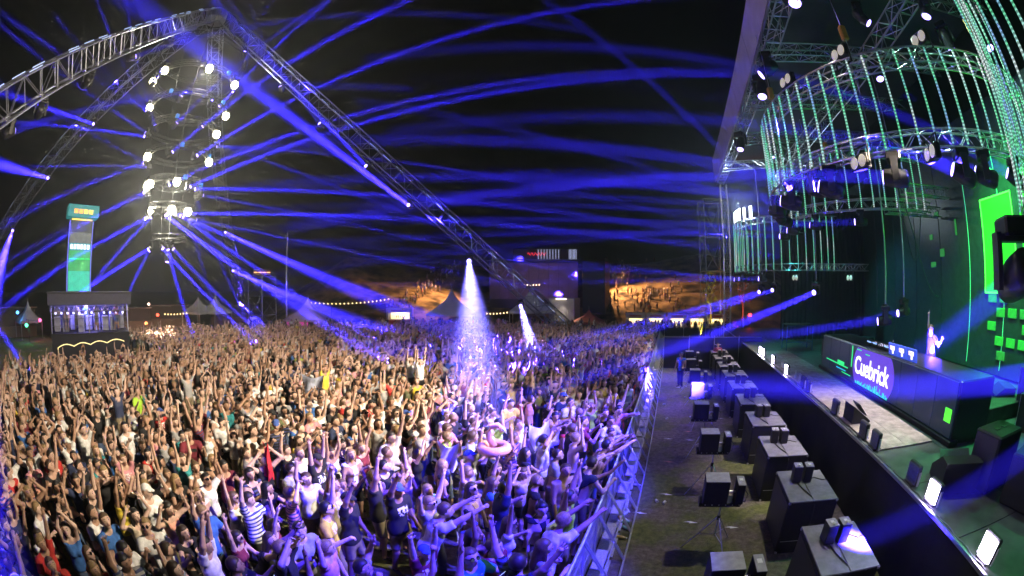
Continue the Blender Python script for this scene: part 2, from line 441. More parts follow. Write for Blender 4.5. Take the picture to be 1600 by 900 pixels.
def low_person(pose, female, h, fat, sleeve, bottoms, longhair, lean=.05, look=.1):
    """one mesh with a region per vertex: 0 skin 1 shirt 2 trousers 3 hair"""
    J = skeleton(POSES[pose], female, lean, look)
    pts = np.array([v for k_, v in J.items() if isinstance(v, np.ndarray) and k_[1:] != 'f'])
    lo, hi = pts.min(0)-.22, pts.max(0)+.24; lo[2] = .0
    fl = Field(lo, hi, h); add_body(fl, J, fat); add_head(fl, J, fat*.4, face=False)
    for s_ in ('l','r'):
        add_palm(fl, J, s_, fat)
        fl.cone(J[s_+'wr']+J[s_+'f']*.08, J[s_+'wr']+J[s_+'f']*.15, .032+fat*.8, .022+fat*.8, .02)
    hc = J['head']; F_, L_, U_ = head_frame(J)
    fl.cone(hc+U_*.03-F_*.02, hc+U_*.03-F_*.02, .102+fat*.3, .102+fat*.3, .01)
    if longhair: fl.cone(hc-F_*.05, J['neck0']+np.array((-.07,0,-.08)), .085, .07, .02)
    V, Q = fl.mesh()
    reg = np.zeros(len(V), int)
    z, y = V[:,2], V[:,1]
    reg[(z < .99)] = 2
    if bottoms != 'long': reg[(z < .55) & (z > .12)] = 0
    tr = (z >= .99) & (z < 1.50) & (np.abs(y) < J['sw']+.05)
    reg[tr] = 1
    nk = J['neck0']+np.array((.04,0,.06)); reg[np.linalg.norm(V-nk,axis=1) < .10] = 0
    for s_ in ('l','r'):
        a, b = J[s_+'sh'], J[s_+'el']; u = nrm(b-a); t = (V-a)@u
        dist = np.linalg.norm(V-a-np.clip(t,0,.30)[:,None]*u, axis=1)
        on = (dist < .075+fat) & (t > .02); reg[on & (t < sleeve)] = 1; reg[on & (t >= sleeve)] = 0
        c = J[s_+'wr']; u2 = nrm(c-b); t2 = (V-b)@u2
        dist = np.linalg.norm(V-b-np.clip(t2,0,.45)[:,None]*u2, axis=1); reg[(dist < .07+fat) & (t2 > -.02)] = 0
    P = V-hc; r = np.linalg.norm(P,axis=1); fx, uz = P@F_, P@U_
    hd = (r < .17) & (V[:,2] > J['neck1'][2]-.03)
    reg[hd] = 0; reg[hd & ((fx < .01) | (uz > .065))] = 3
    if longhair: reg[(V[:,0] < hc[0]-.055) & (z > 1.38) & (np.abs(y) < .1)] = 3
    return V, Q, reg
# ---------------------------------------------------------------- ground
def ground_material():
    m = bpy.data.materials.new('trampled_grass'); m.use_nodes = True; nt = m.node_tree; b = nt.nodes['Principled BSDF']; b.inputs['Roughness'].default_value = .95
    tc = nt.nodes.new('ShaderNodeTexCoord')
    def noise(sc, det=6, rough=.6):
        n = nt.nodes.new('ShaderNodeTexNoise'); n.inputs['Scale'].default_value = sc; n.inputs['Detail'].default_value = det; n.inputs['Roughness'].default_value = rough
        nt.links.new(tc.outputs['Object'], n.inputs['Vector']); return n
    def ramp(src, stops):
        r = nt.nodes.new('ShaderNodeValToRGB'); e = r.color_ramp.elements
        while len(e) < len(stops): e.new(.5)
        for q, (p, c) in zip(e, stops): q.position = p; q.color = (*c,1)
        nt.links.new(src, r.inputs[0]); return r
    n1, n2, n3 = noise(.55,5), noise(7,8,.75), noise(45,3)
    green = ramp(n2.outputs['Fac'], [(.3,(.05,.065,.016)),(.5,(.15,.17,.045)),(.7,(.28,.27,.10))])
    dirt = ramp(n2.outputs['Fac'], [(.3,(.07,.055,.045)),(.5,(.19,.155,.13)),(.72,(.36,.31,.27))])
    sel = ramp(n1.outputs['Fac'], [(.44,(0,0,0)),(.56,(1,1,1))])
    mx = nt.nodes.new('ShaderNodeMix'); mx.data_type = 'RGBA'; nt.links.new(sel.outputs[0], mx.inputs[0]); nt.links.new(green.outputs[0], mx.inputs[6]); nt.links.new(dirt.outputs[0], mx.inputs[7])
    nt.links.new(mx.outputs[2], b.inputs['Base Color'])
    bp = nt.nodes.new('ShaderNodeBump'); bp.inputs['Strength'].default_value = .9; bp.inputs['Distance'].default_value = .08
    ad = nt.nodes.new('ShaderNodeMath'); ad.operation = 'ADD'; nt.links.new(n2.outputs['Fac'], ad.inputs[0]); nt.links.new(n3.outputs['Fac'], ad.inputs[1])
    nt.links.new(ad.outputs[0], bp.inputs['Height']); nt.links.new(bp.outputs[0], b.inputs['Normal'])
    return m
g = MB(); N = 60
for i in range(N+1):
    for j in range(N+1):
        x, y = -600+1200*i/N, -600+1200*j/N
        g.v.append((x,y,0.))
g.add([], [])
for i in range(N):
    for j in range(N): a = i*(N+1)+j; g.f.append((a, a+N+1, a+N+2, a+1)); g.m.append(0)
struct('ground', g, ground_material())

# ---------------------------------------------------------------- materials used all over
BLACK = mat('black_steel', (.018,.018,.02), .55, .2, .2)
BLKCLOTH = mat('black_molton_cloth', (.008,.008,.010), .95, 0, .2, 12, bump=.2)
ALU = mat('aluminium_truss', (.62,.63,.66), .34, .9, .08, 14)
GREY = mat('grey_painted_plywood', (.34,.34,.37), .55, 0, .16, 9, bump=.1)
DARKPLY = mat('dark_painted_plywood', (.008,.008,.0095), .7, 0, .25, 9, bump=.1)
RUBBER = mat('black_rubber_cable', (.01,.01,.012), .5)
WHITEP = mat('white_paint', (.78,.78,.80), .5)
LENSOFF = mat('lens_glass_unlit', (.45,.45,.42), .15, .6, .05)
LENSBLUE = mat('lens_lit_violet', (.1,.1,.4), .3, 0, 0, emit=(.35,.25,1), estr=9)
LENSWARM = mat('lens_lit_warm_white', (.9,.85,.6), .3, 0, 0, emit=(1,.92,.62), estr=26)
STROBE = mat('strobe_face_lit', (.9,.85,1), .3, 0, 0, emit=(.86,.80,1), estr=7)
DECK = mat('worn_runway_boards', (.33,.28,.25), .55, 0, .35, 3.5, bump=.25)
STDECK = mat('dark_stage_boards', (.075,.085,.08), .5, 0, .3, 3, bump=.15)

# ---------------------------------------------------------------- stage deck
SX, SZ = 4.65, 1.70
st = MB(); st.box((SX+7.0, 16, SZ/2-.02), (14.0, 40, SZ-.06)); struct('stage_substructure', st, BLKCLOTH)
# deck boards, each one sheet of the stage floor
floor_root = thing('stage_floor', 'dark stage floor of large square deck boards', 'floor'); floor_root['kind'] = 'structure'; del floor_root['category']
me = MB().bev((0,0,-.03), (1.985,1.985,.06), .006).mesh('deck_board', STDECK)
for ix in range(7):
    for iy in range(20):
        obj('deck_board', me, floor_root, (SX+1.0+ix*2.0, -3.0+iy*2.0, SZ))
# the raised runway in front of the booth
run = thing('runway', 'pale worn wooden runway along the stage front', 'floor'); run['kind'] = 'structure'; del run['category']
me = MB().bev((0,0,-.02), (.875,1.20,.04), .004).mesh('runway_board', DECK)
for ix in range(2):
    for iy in range(12): obj('runway_board', me, run, (SX+.62+ix*.885, 8.38+iy*1.21, SZ+.045))
edge = MB(); edge.box((SX+.03, 16, SZ-.03), (.05, 39.9, .09)); e_ = struct('stage_edge', edge, ALU)
# front cloth panels
cl = thing('stage_skirt', 'black cloth skirt hanging down the stage front', 'skirt')
w = MB(); ys = np.arange(-4, 36.01, .25)
for i, y in enumerate(ys):
    dx = .015*math.sin(y*9)+.012*math.sin(y*23)
    w.v.append((SX-.045+dx, y, .02)); w.v.append((SX-.035+dx*.6, y, SZ-.07))
for i in range(len(ys)-1): a = 2*i; w.f.append((a, a+1, a+3, a+2)); w.m.append(0)
w.sm = True; w.build('cloth', BLKCLOTH, cl)

# ---------------------------------------------------------------- DJ booth
BX = 6.9
booth = thing('dj_booth', 'long dark DJ booth with a lit screen on its front', 'booth', (BX, 12.4, SZ))
MB().bev((.72,0,.70), (1.40,10.1,1.40), .03).build('cabinet', mat('booth_black', (.015,.015,.02), .35, 0, .1), booth)
MB().bev((.05,0,.07), (.34,10.3,.14), .02).build('plinth', BLACK, booth)
LEDDARK = mat('led_wall_dark', (.02,.03,.045), .45, 0, .3, 60, emit=(.01,.03,.06), estr=.35)
for i in range(10):
    MB().bev((-.012, -4.5+i*1.0, .76), (.05, .985, 1.22), .006).build('screen_panel', LEDDARK, booth)
# violet disc on the screen, cut by its upper and lower edges, and the name in front of it
disc = []
cyy, czz, rr = .0, .76, 1.62
dm = MB(); pts = []
for q in range(64):
    a = 2*PI*q/64; pts.append((rr*math.cos(a), max(-.58, min(.60, rr*.62*math.sin(a)))))
dm.add([(-.046, p[0]-.05, czz+p[1]) for p in pts], [tuple(range(64))])
dm.build('violet_disc', mat('screen_violet', (.1,.05,.4), .5, 0, .2, 3, emit=(.13,.06,.62), estr=1.0), booth)
GRN = mat('screen_green', (.02,.4,.1), .5, 0, 0, emit=(.03,.85,.22), estr=1.3)
CYN = mat('screen_cyan', (.02,.3,.5), .5, 0, 0, emit=(.02,.55,.75), estr=1.1)
r2 = random.Random(3)
for (y0,y1,z0,z1,mt) in [(1.66,1.74,.62,1.36,GRN),(.9,1.3,1.27,1.30,GRN),(2.0,4.4,.50,.54,GRN),(2.2,3.2,.36,.40,CYN),(2.4,3.1,.55,.66,GRN),(1.7,2.6,.28,.31,GRN),(.2,.55,1.20,1.23,GRN)]:
    MB().box((-.050,(y0+y1)/2,(z0+z1)/2), (.004,y1-y0,z1-z0)).build('screen_bar', mt, booth)
for k in range(34):
    y = -1.35+2.6*k/34; hh = r2.uniform(.03,.20)*(1.3-abs(k-10)/30)
    MB().box((-.053, y, .17+hh/2), (.004, .055, hh)).build('screen_bar', CYN if k % 3 else GRN, booth)
MB().box((-.05,-4.75,.62), (.006,.30,.30)).build('screen_bar', mat('screen_bright_green', (.1,.6,.05), .5, 0, 0, emit=(.10,.95,.04), estr=1.2), booth)
fc = bpy.data.curves.new('lettering', 'FONT'); fc.body = 'Cuebrick'; fc.size = .80; fc.extrude = .004; fc.offset = .011; fc.align_x = 'CENTER'; fc.space_character = .97
tmp = bpy.data.objects.new('tmp', fc); COL.objects.link(tmp)
bpy.context.view_layer.update()
me = bpy.data.meshes.new_from_object(tmp.evaluated_get(bpy.context.evaluated_depsgraph_get())); bpy.data.objects.remove(tmp)
me.materials.clear(); me.materials.append(mat('screen_white', (.9,.9,.95), .5, 0, 0, emit=(.92,.95,1), estr=1.7))
lt = obj('lettering', me, booth, (-.064,.02,.52)); lt.rotation_euler = (PI/2, 0, -PI/2); lt.scale = (.93,1.0,1); lt['label'] = 'white bold name lettering on the screen'
# decks and mixer on the booth
def player(name, y, label, sign):
    t = thing(name, label, 'player', (BX+.55, y, SZ+1.402), 0, 'players on the booth')
    MB().bev((0,0,.05), (.40,.32,.10), .012).build('case', BLACK, t)
    MB().lathe((.03,0,.10), [(.10,0),(.10,.018),(.09,.024)], 18).build('jog_wheel', mat('jog_metal', (.3,.3,.32), .3, .8), t)
    MB().box((-.13,0,.125), (.10,.20,.03), ry=.4).build('display', mat('display_lit', (.1,.2,.4), .3, 0, 0, emit=(.3,.5,1), estr=1.5), t)
    for q in range(5): MB().box((.14,-.12+q*.055,.108), (.022,.028,.018)).build('button', mat('button_lit', (.3,.3,.3), .3, 0, 0, emit=(.8,.7,1), estr=1.2), t)
for i, y in enumerate((13.6, 13.15, 12.25, 11.85)):
    player('media_player', y, ['leftmost player on the booth as the camera sees it','second player from the left on the booth','player right of the mixer gap on the booth','player on the booth nearest the three blue sign boards'][i], 0)
mx_ = thing('mixer', 'flat black mixer between the players on the booth', 'mixer', (BX+.55, 12.70, SZ+1.402))
MB().bev((0,0,.05), (.40,.40,.10), .012).build('case', BLACK, mx_)
for q in range(12): MB().lathe((-.12+.08*(q%4), -.14+.13*(q//4), .10), [(.014,0),(.012,.025)], 8).build('knob', mat('button_lit'), mx_)
SIGNB = mat('sign_blue', (.05,.1,.5), .4, 0, 0, emit=(.05,.10,.65), estr=.9); SIGNW = mat('sign_white_lit', (.9,.9,.9), .4, 0, 0, emit=(1,.93,.93), estr=1.8); SIGNR = mat('sign_red_lit', (.8,.1,.1), .4, 0, 0, emit=(1,.16,.1), estr=1.5)
for i, y in enumerate((11.35, 10.75, 10.15)):
    t = thing('sign_board', ['blue lit sign board on the booth, farthest of three','blue lit sign board on the booth, middle of three','blue lit sign board on the booth, nearest the camera'][i], 'sign', (BX+.18, y, SZ+1.402))
    MB().box((0,0,.17), (.04,.56,.34), ry=-.15).build('board', SIGNB, t)
    MB().box((-.026,0.02,.21), (.006,.30,.11), ry=-.15).build('plate', SIGNW, t)
    MB().box((-.031,0.02,.205), (.004,.26,.03), ry=-.15).build('print', SIGNR, t)
    MB().box((-.022,-.02,.10), (.006,.09,.10), ry=-.15).build('tail', SIGNW, t)
mic = thing('microphone', 'thin gooseneck microphone on the booth', 'microphone', (BX+.35, 11.75, SZ+1.402))
MB().tube([(0,0,0),(0,-.02,.18),(-.02,-.12,.34)], .008, 5).build('stalk', BLACK, mic); MB().lathe((-.02,-.12,.34), [(.01,0),(.022,.02),(.018,.05)], 8).build('head', ALU, mic)
# riser behind the booth where the DJ stands
ris = thing('dj_riser', 'black riser behind the DJ booth', 'riser', (BX+3.2, 11.8, SZ))
MB().bev((-.3,0,.21), (2.6,7.5,.40), .02).build('deck', STDECK, ris)
# monitor wedges on the stage
def wedge(loc, rz, label, s=1.0):
    t = thing('stage_monitor', label, 'speaker', loc, rz, 'stage monitors')
    b = MB(); x, y, z = .45*s, .40*s, .50*s
    b.add([(-x,-y,0),(x,-y,0),(x,-y,z*.35),(-x*.2,-y,z),(-x,-y,z), (-x,y,0),(x,y,0),(x,y,z*.35),(-x*.2,y,z),(-x,y,z)],
          [(4,3,2,1,0),(5,6,7,8,9),(0,1,6,5),(1,2,7,6),(2,3,8,7),(3,4,9,8),(4,0,5,9)]); b.build('cabinet', DARKPLY, t)
    M = Matrix.Rotation(math.atan2(x*1.2, z*.65),3,'Y')
    MB().box((x*.42,0,z*.70), (.02,y*1.7,z*.8), ry=-math.atan2(z*.65,x*1.2)+PI/2).build('grille', mat('speaker_grille', (.05,.05,.055), .5, .5, .4, 90), t)
    return t
wedge((10.7,9.2,SZ+.003), 2.6, 'dark wedge monitor behind the DJ riser edge', 1.3)
wedge((5.75,5.7,SZ+.003), 1.2, 'black wedge monitor beside the near end of the runway', 1.1)
def side_speaker(loc, rz, d, label):
    t = thing('speaker_cabinet', label, 'speaker', loc, rz, 'black speakers on the near stage')
    MB().bev((0,0,d[2]/2), d, .03).build('cabinet', DARKPLY, t)
    MB().box((-d[0]/2-.008,0,d[2]/2), (.014,d[1]*.9,d[2]*.9)).build('grille', mat('speaker_grille'), t)
    for sg in (-1,1): MB().bev((sg*.14,.0,d[2]+.006), (.14,.10,.012), .004).build('handle', BLACK, t)
side_speaker((6.55,5.3,SZ+.003), .12, (.95,.75,1.0), 'tall black speaker cabinet with handle cups on top')
side_speaker((6.9,4.25,SZ+.003), .3, (1.1,.85,.85), 'broad black speaker cabinet nearest the camera on stage')
# flight cases behind
for i,(x,y,a,h) in enumerate([(10.2,7.0,.3,.9),(11.2,7.9,.1,1.3),(9.6,18.5,.2,1.1),(8.6,20.5,0,.8),(11.8,5.6,.5,.7)]):
    t = thing('flight_case', ['low black flight case beyond the near speakers','black flight case stacked high by the green wall','black flight case behind the far end of the booth','low black flight case by the far stage wing','smallest black flight case under the green wall'][i], 'case', (x,y,SZ+.003), a, 'flight cases on stage')
    MB().bev((0,0,h/2), (.9,.7,h), .02).build('shell', DARKPLY, t)
    for sx in (-1,1):
        for sy in (-1,1): MB().box((sx*.448,sy*.348,h/2), (.02,.02,h*.98)).build('edge_profile', ALU, t)

# ---------------------------------------------------------------- stage back wall
WX = 14.2
wall = thing('back_wall', 'dark panelled back wall of the stage with thin lit seams', 'wall', (WX,0,SZ)); 
PAN = mat('backdrop_panel', (.03,.045,.055), .35, 0, .25, 5)
for i in range(14):
    MB().bev((.0, -2+i*2.6, 5.2), (.12, 2.56, 10.2), .012).build('panel', PAN, wall)
SEAM = mat('seam_light_green', (.1,.6,.3), .4, 0, 0, emit=(.10,.85,.40), estr=.9)
for i in (3,6,7): MB().box((-.075, -2+i*2.6-1.3, 4.6), (.02,.028,8.6)).build('seam_light', SEAM, wall)
# green lit frames and blocks on the wall
GP = mat('green_wash_panel', (.02,.3,.02), .6, 0, .25, 2.2, emit=(.04,.62,.03), estr=.9); GP.cycles.emission_sampling = 'AUTO'
GF = mat('green_tube', (.1,.9,.1), .4, 0, 0, emit=(.12,1,.08), estr=1.6)
gp = thing('green_screen', 'large bright green panel framed by green tubes', 'panel', (WX-.10, 12.5, 6.6))
MB().bev((0,0,0), (.05,2.2,3.5), .01).build('panel', GP, gp)
for (y,z,dy,dz) in ((0,1.77,2.3,.07),(0,-1.77,2.3,.07),(1.12,0,.07,3.6),(-1.12,0,.07,3.6)): MB().bev((-.04,y,z), (.05,dy,dz), .012).build('tube', GF, gp)
gp2 = thing('green_screen', 'green panel at the right frame edge behind the hanging lamp', 'panel', (WX-.10, 9.6, 6.9))
MB().bev((0,0,0), (.05,2.6,4.2), .01).build('panel', GP, gp2)
r3 = random.Random(5)
k = 0
for iy in range(7):
    for iz in range(5):
        if r3.random() < .55:
            y, z = 8.2+iy*.82+.2*(iz%2), 1.95+iz*.52
            o = MB().bev((0,0,0), (.06,.60,.34), .02).build('light_block', mat('green_block_%d' % (k%3), (.02,.3,.04), .6, 0, .2, 4, emit=(.03,[.45,.22,.10][k%3],.05), estr=.8), wall, (-.10, y, z-SZ+.6)); k += 1
for (y,z,dy,dz) in [(17.3,6.6,.42,.36),(17.6,8.4,.4,.2),(18.3,7.4,.3,.25),(18.2,6.1,.5,.25),(15.9,7.6,.15,.7)]:
    MB().bev((-.09,y,z-SZ), (.03,dy,dz), .01).build('light_block', mat('green_block_1'), wall)
# black drapes at the far wing
dr = thing('stage_drape', 'tall black drape closing the far wing of the stage', 'drape', (0,0,SZ))
w = MB(); n = 160
for i in range(n+1):
    x = 7.5+7*i/n; dy = .12*math.sin(i*.9)+.06*math.sin(i*2.3)
    w.v.append((x, 27.5+dy, 0.02)); w.v.append((x, 27.5+dy*.8, 9.5))
for i in range(n): a = 2*i; w.f.append((a,a+2,a+3,a+1)); w.m.append(0)
w.sm = True; w.build('cloth', mat('dark_drape', (.014,.020,.020), .9), dr)

# ---------------------------------------------------------------- trusses
def box_truss(a, b, w, bays, name, parent, r=.03, rb=.014, skipends=False, mt=None, up=(0,0,1)):
    """four chords as parts and the lattice between them as one joined part"""
    mt = mt or ALU
    a, b = Vector(a), Vector(b); d = (b-a).normalized(); side = d.cross(Vector(up)).normalized(); u2 = side.cross(d).normalized()
    cs = [(side*sx+u2*sz)*(w/2) for sx, sz in ((1,1),(1,-1),(-1,-1),(-1,1))]
    for c in cs: MB().tube([a+c, b+c], r, 6).build('chord', mt, parent)
    br = MB()
    for k in range(4):
        c0, c1 = cs[k], cs[(k+1)%4]
        for i in range(bays):
            p = a.lerp(b, i/bays); q = a.lerp(b, (i+1)/bays)
            br.tube([p+(c0 if i%2 else c1), q+(c1 if i%2 else c0)], rb, 4)
            br.tube([p+c0, p+c1], rb, 4)
    br.build(name, mt, parent, kind='stuff')
roof = thing('stage_roof', 'aluminium truss grid of the stage roof', 'roof')
box_truss((SX,-4,14.0),(SX,36,14.0),.62,46,'lattice',roof,.035,.018)
box_truss((9.2,-4,13.8),(9.2,36,13.8),.62,46,'lattice',roof,.035,.018)
for y in (4.5, 9.5, 14.5, 19.5, 25.0, 31.0):
    box_truss((SX,y,13.9),(14.5,y,14.6),.55,14,'lattice',roof,.035,.018)
sheet = MB(); 
for i in range(9):
    x = SX-.4+10.9*i/8
    for y in (-5,36.5): sheet.v.append((x, y, 15.6+.5*math.sin(i/8*PI)))
for i in range(8): a = 2*i; sheet.f.append((a,a+1,a+3,a+2)); sheet.m.append(0)
sheet.build('roof_sheet', mat('roof_pvc_dark', (.05,.055,.06), .6), roof)
fa = thing('roof_fascia', 'long pale fascia banner along the roof edge', 'banner', (0,0,0))
for i in range(8):
    y0, y1 = -4+i*5.0+.02, -4+(i+1)*5.0-.02
    f = MB(); f.add([(SX-.42,y0,14.05),(SX-.42,y1,14.05),(SX-.50,y1,15.85),(SX-.50,y0,15.85),(SX-.44,y0,14.05),(SX-.44,y1,14.05),(SX-.52,y1,15.85),(SX-.52,y0,15.85)], [(0,1,2,3),(7,6,5,4),(0,4,5,1),(3,2,6,7),(0,3,7,4),(1,5,6,2)])
    f.build('banner_panel', mat('fascia_pvc_violet_lit', (.50,.47,.66), .6, 0, .1, 1.5), fa)  # violet light on the white banner is put into its colour
MB().tube([(SX-.38,-4,14.0),(SX-.38,36,14.0)], .05, 8).build('edge_tube', ALU, fa)
for (x,y) in ((SX+.2,35.6),(14.3,35.6)):
    t = thing('roof_tower', 'truss tower carrying the far end of the stage roof' if x < 10 else 'truss tower at the back far corner of the stage', 'tower', (x,y,0), 0)
    box_truss((0,0,0),(0,0,13.6),.55,26,'lattice',t,.035,.018, up=(1,0,0))

# ---------------------------------------------------------------- circular truss drums with LED strips
def strip_material():
    m = bpy.data.materials.new('led_strip'); m.use_nodes = True; nt = m.node_tree; b = nt.nodes['Principled BSDF']
    b.inputs['Base Color'].default_value = (.05,.06,.06,1); b.inputs['Roughness'].default_value = .5
    tc = nt.nodes.new('ShaderNodeTexCoord'); sp = nt.nodes.new('ShaderNodeSeparateXYZ'); nt.links.new(tc.outputs['Object'], sp.inputs[0])
    mu = nt.nodes.new('ShaderNodeMath'); mu.operation = 'MULTIPLY'; mu.inputs[1].default_value = 2*PI/.085; nt.links.new(sp.outputs['Z'], mu.inputs[0])
    sn = nt.nodes.new('ShaderNodeMath'); sn.operation = 'SINE'; nt.links.new(mu.outputs[0], sn.inputs[0])
    mr = nt.nodes.new('ShaderNodeMapRange'); mr.inputs[1].default_value = -.2; mr.inputs[2].default_value = .6; mr.inputs[3].default_value = .35; mr.inputs[4].default_value = 1.1; nt.links.new(sn.outputs[0], mr.inputs[0])
    geo = nt.nodes.new('ShaderNodeNewGeometry'); nz = nt.nodes.new('ShaderNodeTexNoise'); nz.inputs['Scale'].default_value = .8; nt.links.new(geo.outputs['Position'], nz.inputs['Vector'])
    rp = nt.nodes.new('ShaderNodeValToRGB'); e = rp.color_ramp.elements
    e[0].position = .36; e[0].color = (.25,.45,.85,1); e[1].position = .64; e[1].color = (.75,.85,.85,1)
    q = e.new(.47); q.color = (.15,.85,.40,1); q = e.new(.56); q.color = (.35,.80,.70,1)
    nt.links.new(nz.outputs['Fac'], rp.inputs[0]); nt.links.new(rp.outputs[0], b.inputs['Emission Color']); nt.links.new(mr.outputs[0], b.inputs['Emission Strength'])
    m.cycles.emission_sampling = 'NONE'; return m
LED = strip_material()
def drum(label, cx, cy_, R, z0, z1, nst, w=.42, lean=0., a0=0., a1=2*PI, strip=LED):
    t = thing('circular_truss', label, 'truss', (cx,cy_,z0), 0, 'circular trusses over the stage')
    full = abs(a1-a0) > 6.2
    for nm, z in (('bottom_ring',0.),('top_ring',z1-z0)):
        pr = None
        for dr_, dz in ((0,0),(0,w),(w*.85,0),(w*.85,w)):
            o = MB().ring((0,0,z+dz), R-dr_, .030, 64, 6, a0=a0, a1=a1).build(nm+'_chord', ALU, t)
        br = MB(); nb = int(R*2*PI*abs(a1-a0)/(2*PI)/.42)
        def P(i, dr_, dz):
            a = a0+(a1-a0)*i/nb; return ((R-dr_)*math.cos(a), (R-dr_)*math.sin(a), z+dz)
        for i in range(nb):
            for (c0, c1) in (((0,0),(0,w)),((w*.85,0),(w*.85,w)),((0,0),(w*.85,0)),((0,w),(w*.85,w))):
                br.tube([P(i,*c0), P(i+1,*c1)] if i%2 else [P(i,*c1), P(i+1,*c0)], .014, 4)
        br.build(nm+'_lattice', ALU, t, kind='stuff')
    L = z1-z0+w*.7
    me = MB().box((0,0,L/2), (.035,.05,L)).mesh('led_strip', strip)
    for i in range(nst):
        a = a0+(a1-a0)*i/nst
        o = obj('led_strip', me, t, ((R+.045)*math.cos(a), (R+.045)*math.sin(a), .05)); o.rotation_euler = (0,0,a)
    return t
D1 = drum('big ring of trusses and LED strips left of the hanging curtain', 9.3, 12.9, 5.8, 8.0, 10.1, 34, .42, 0, R_(138), R_(300))
D0 = drum('tall LED strip drum cut off by the right frame edge', 11.5, 2.5, 5.0, 6.5, 12.6, 34, .42, 0, R_(95), R_(265))
D2 = drum('middle truss ring partly hidden behind the big ring', 11.0, 21.0, 5.0, 8.2, 10.4, 24, .42, 0, R_(125), R_(290))
STRIP2 = strip_material()
D3 = drum('farthest truss ring topped with white upright panels', 9.5, 31.0, 4.6, 6.1, 9.2, 26, .40, 0, R_(115), R_(300), STRIP2)
for i in range(9):
    a = PI*.78+i*.16
    t = thing('upright_strobe', 'white lit upright panel on the farthest ring, %s from the left' % ORD[i], 'lamp', (9.5+4.55*math.cos(a), 31+4.55*math.sin(a), 9.62), a, 'white panels on the far ring')
    MB().bev((0,0,.42), (.06,.30,.80), .012).build('face', mat('panel_white_lit', (.9,.95,1), .4, 0, 0, emit=(.85,.93,1), estr=3.2), t)
    MB().bev((-.05,0,.42), (.05,.36,.86), .012).build('housing', BLACK, t)
# straight truss runs joined to the rings
for (a,b,lab) in [((10.4,17.2,8.4),(14.0,17.2,8.4),'short truss running back from the big ring'),((9.6,26.6,6.3),(14.0,26.6,6.3),'low truss running right from the farthest ring'),((10.9,16.2,9.1),(14.0,16.2,9.1),'upper short truss beside the big ring')]:
    t = thing('stage_truss', lab, 'truss'); box_truss(a,b,.42,9,'lattice',t,.03,.014)
# chains and hanging cables
for i,(x,y,z0,z1) in enumerate([(5.4,9.0,10.5,13.7),(9.2,7.0,10.5,13.6),(3.9,13.0,10.4,13.7),(8.0,18.5,10.5,13.8)]):
    t = thing('chain_hoist', ['chain hoist above the near left arc of the big ring','chain hoist above the nearest arc of the big ring','chain hoist above the left end of the big ring','chain hoist behind the big ring'][i], 'hoist', (x,y,z0), 0, 'chain hoists')
    MB().tube([(0,0,0),(0,0,z1-z0)], .015, 5).build('chain', ALU, t)
    MB().bev((0,0,.9), (.2,.2,.45), .03).build('motor', mat('hoist_orange', (.7,.35,.05), .5), t)
for i,(p,q,sag) in enumerate([((10.5,15.5,8.2),(13.9,17.5,4.6),.9),((11.4,17.2,8.2),(12.6,17.2,8.2),2.0),((11.2,7.4,8.2),(13.6,9.5,8.0),1.0)]):
    pts = [Vector(p).lerp(Vector(q), k/14)-Vector((0,0,sag*4*(k/14)*(1-k/14))) for k in range(15)]
    tag(MB().tube(pts, .03, 6).build('hanging_cable', mat('cable_grey', (.10,.12,.14), .5)), ['thick cable sagging to the back wall','cable loop hanging below the short truss','cable sagging under the near ring'][i], 'cable')
# ---------------------------------------------------------------- crowd barrier, one metre sections
BARR = mat('barrier_aluminium', (.70,.70,.72), .38, .75, .12, 8)
SHEET = mat('barrier_sheet', (.60,.60,.63), .42, .6, .2, 30)
def barrier(y, label):
    t = thing('crowd_barrier', label, 'barrier', (-1.02, y, 0), 0, 'crowd barrier sections along the pit')
    for k in (0,1):
        yy = .03+.94*k
        MB().tube([(.03,yy,.03),(.0,yy,1.12)], .022, 6).build('upright', BM[0], t)
        MB().tube([(.60,yy,.04),(.015,yy,1.06)], .018, 6).build('brace', BM[0], t)
    for nm in ('top_rail','back_rail','front_panel','step_plate','floor_plate','mid_brace'): obj(nm, BME[nm], t)
    return t
BM = [BARR]
BME = {'top_rail': MB().tube([(0,.0,1.12),(0,1.0,1.12)], .028, 8).mesh('top_rail', BARR),
       'back_rail': MB().tube([(.60,.0,.04),(.60,1.0,.04)], .022, 6).mesh('back_rail', BARR),
       'step_plate': MB().bev((.24,.5,.36), (.26,.62,.025), .006).mesh('step_plate', SHEET),
       'floor_plate': MB().bev((.20,.5,.025), (.34,.90,.02), .005).mesh('floor_plate', SHEET),
       'mid_brace': MB().tube([(.37,.03,.46),(.37,.97,.46)], .016, 6).mesh('mid_brace', BARR)}
fp = MB()
for i in range(13): fp.box((.006,.06+i*.0733,.56), (.010,.034,1.04))
for z in (.08,.45,.80): fp.box((.006,.5,z), (.012,.92,.05))
BME['front_panel'] = fp.mesh('front_panel', SHEET)
for i in range(38):
    y = 1.6+i*1.01
    lab = ('aluminium crowd barrier section, %s from the bottom frame edge' % ORD[i-2] if 2 <= i < 20 else 'aluminium crowd barrier section below the frame edge, %s' % ['outer','inner'][i] if i < 2 else 'far aluminium crowd barrier section, %s from the pit fence' % ORD[37-i])
    barrier(y, lab)
jk = thing('jacket', 'dark jacket hung over the crowd barrier', 'jacket', (-.99, 9.6, 1.15))
w = MB()
for i in range(9):
    for j in range(7):
        s_ = (j-3)/3; w.v.append((.16*s_ if abs(s_) > .2 else .05*s_, -.3+i*.075+.02*math.sin(j*2+i), .03-abs(s_)*.62-.03*math.sin(i*1.7)))
for i in range(8):
    for j in range(6): a = i*7+j; w.f.append((a,a+1,a+8,a+7)); w.m.append(0)
w.sm = True; w.build('cloth', mat('jacket_cloth', (.01,.012,.02), .9), jk)

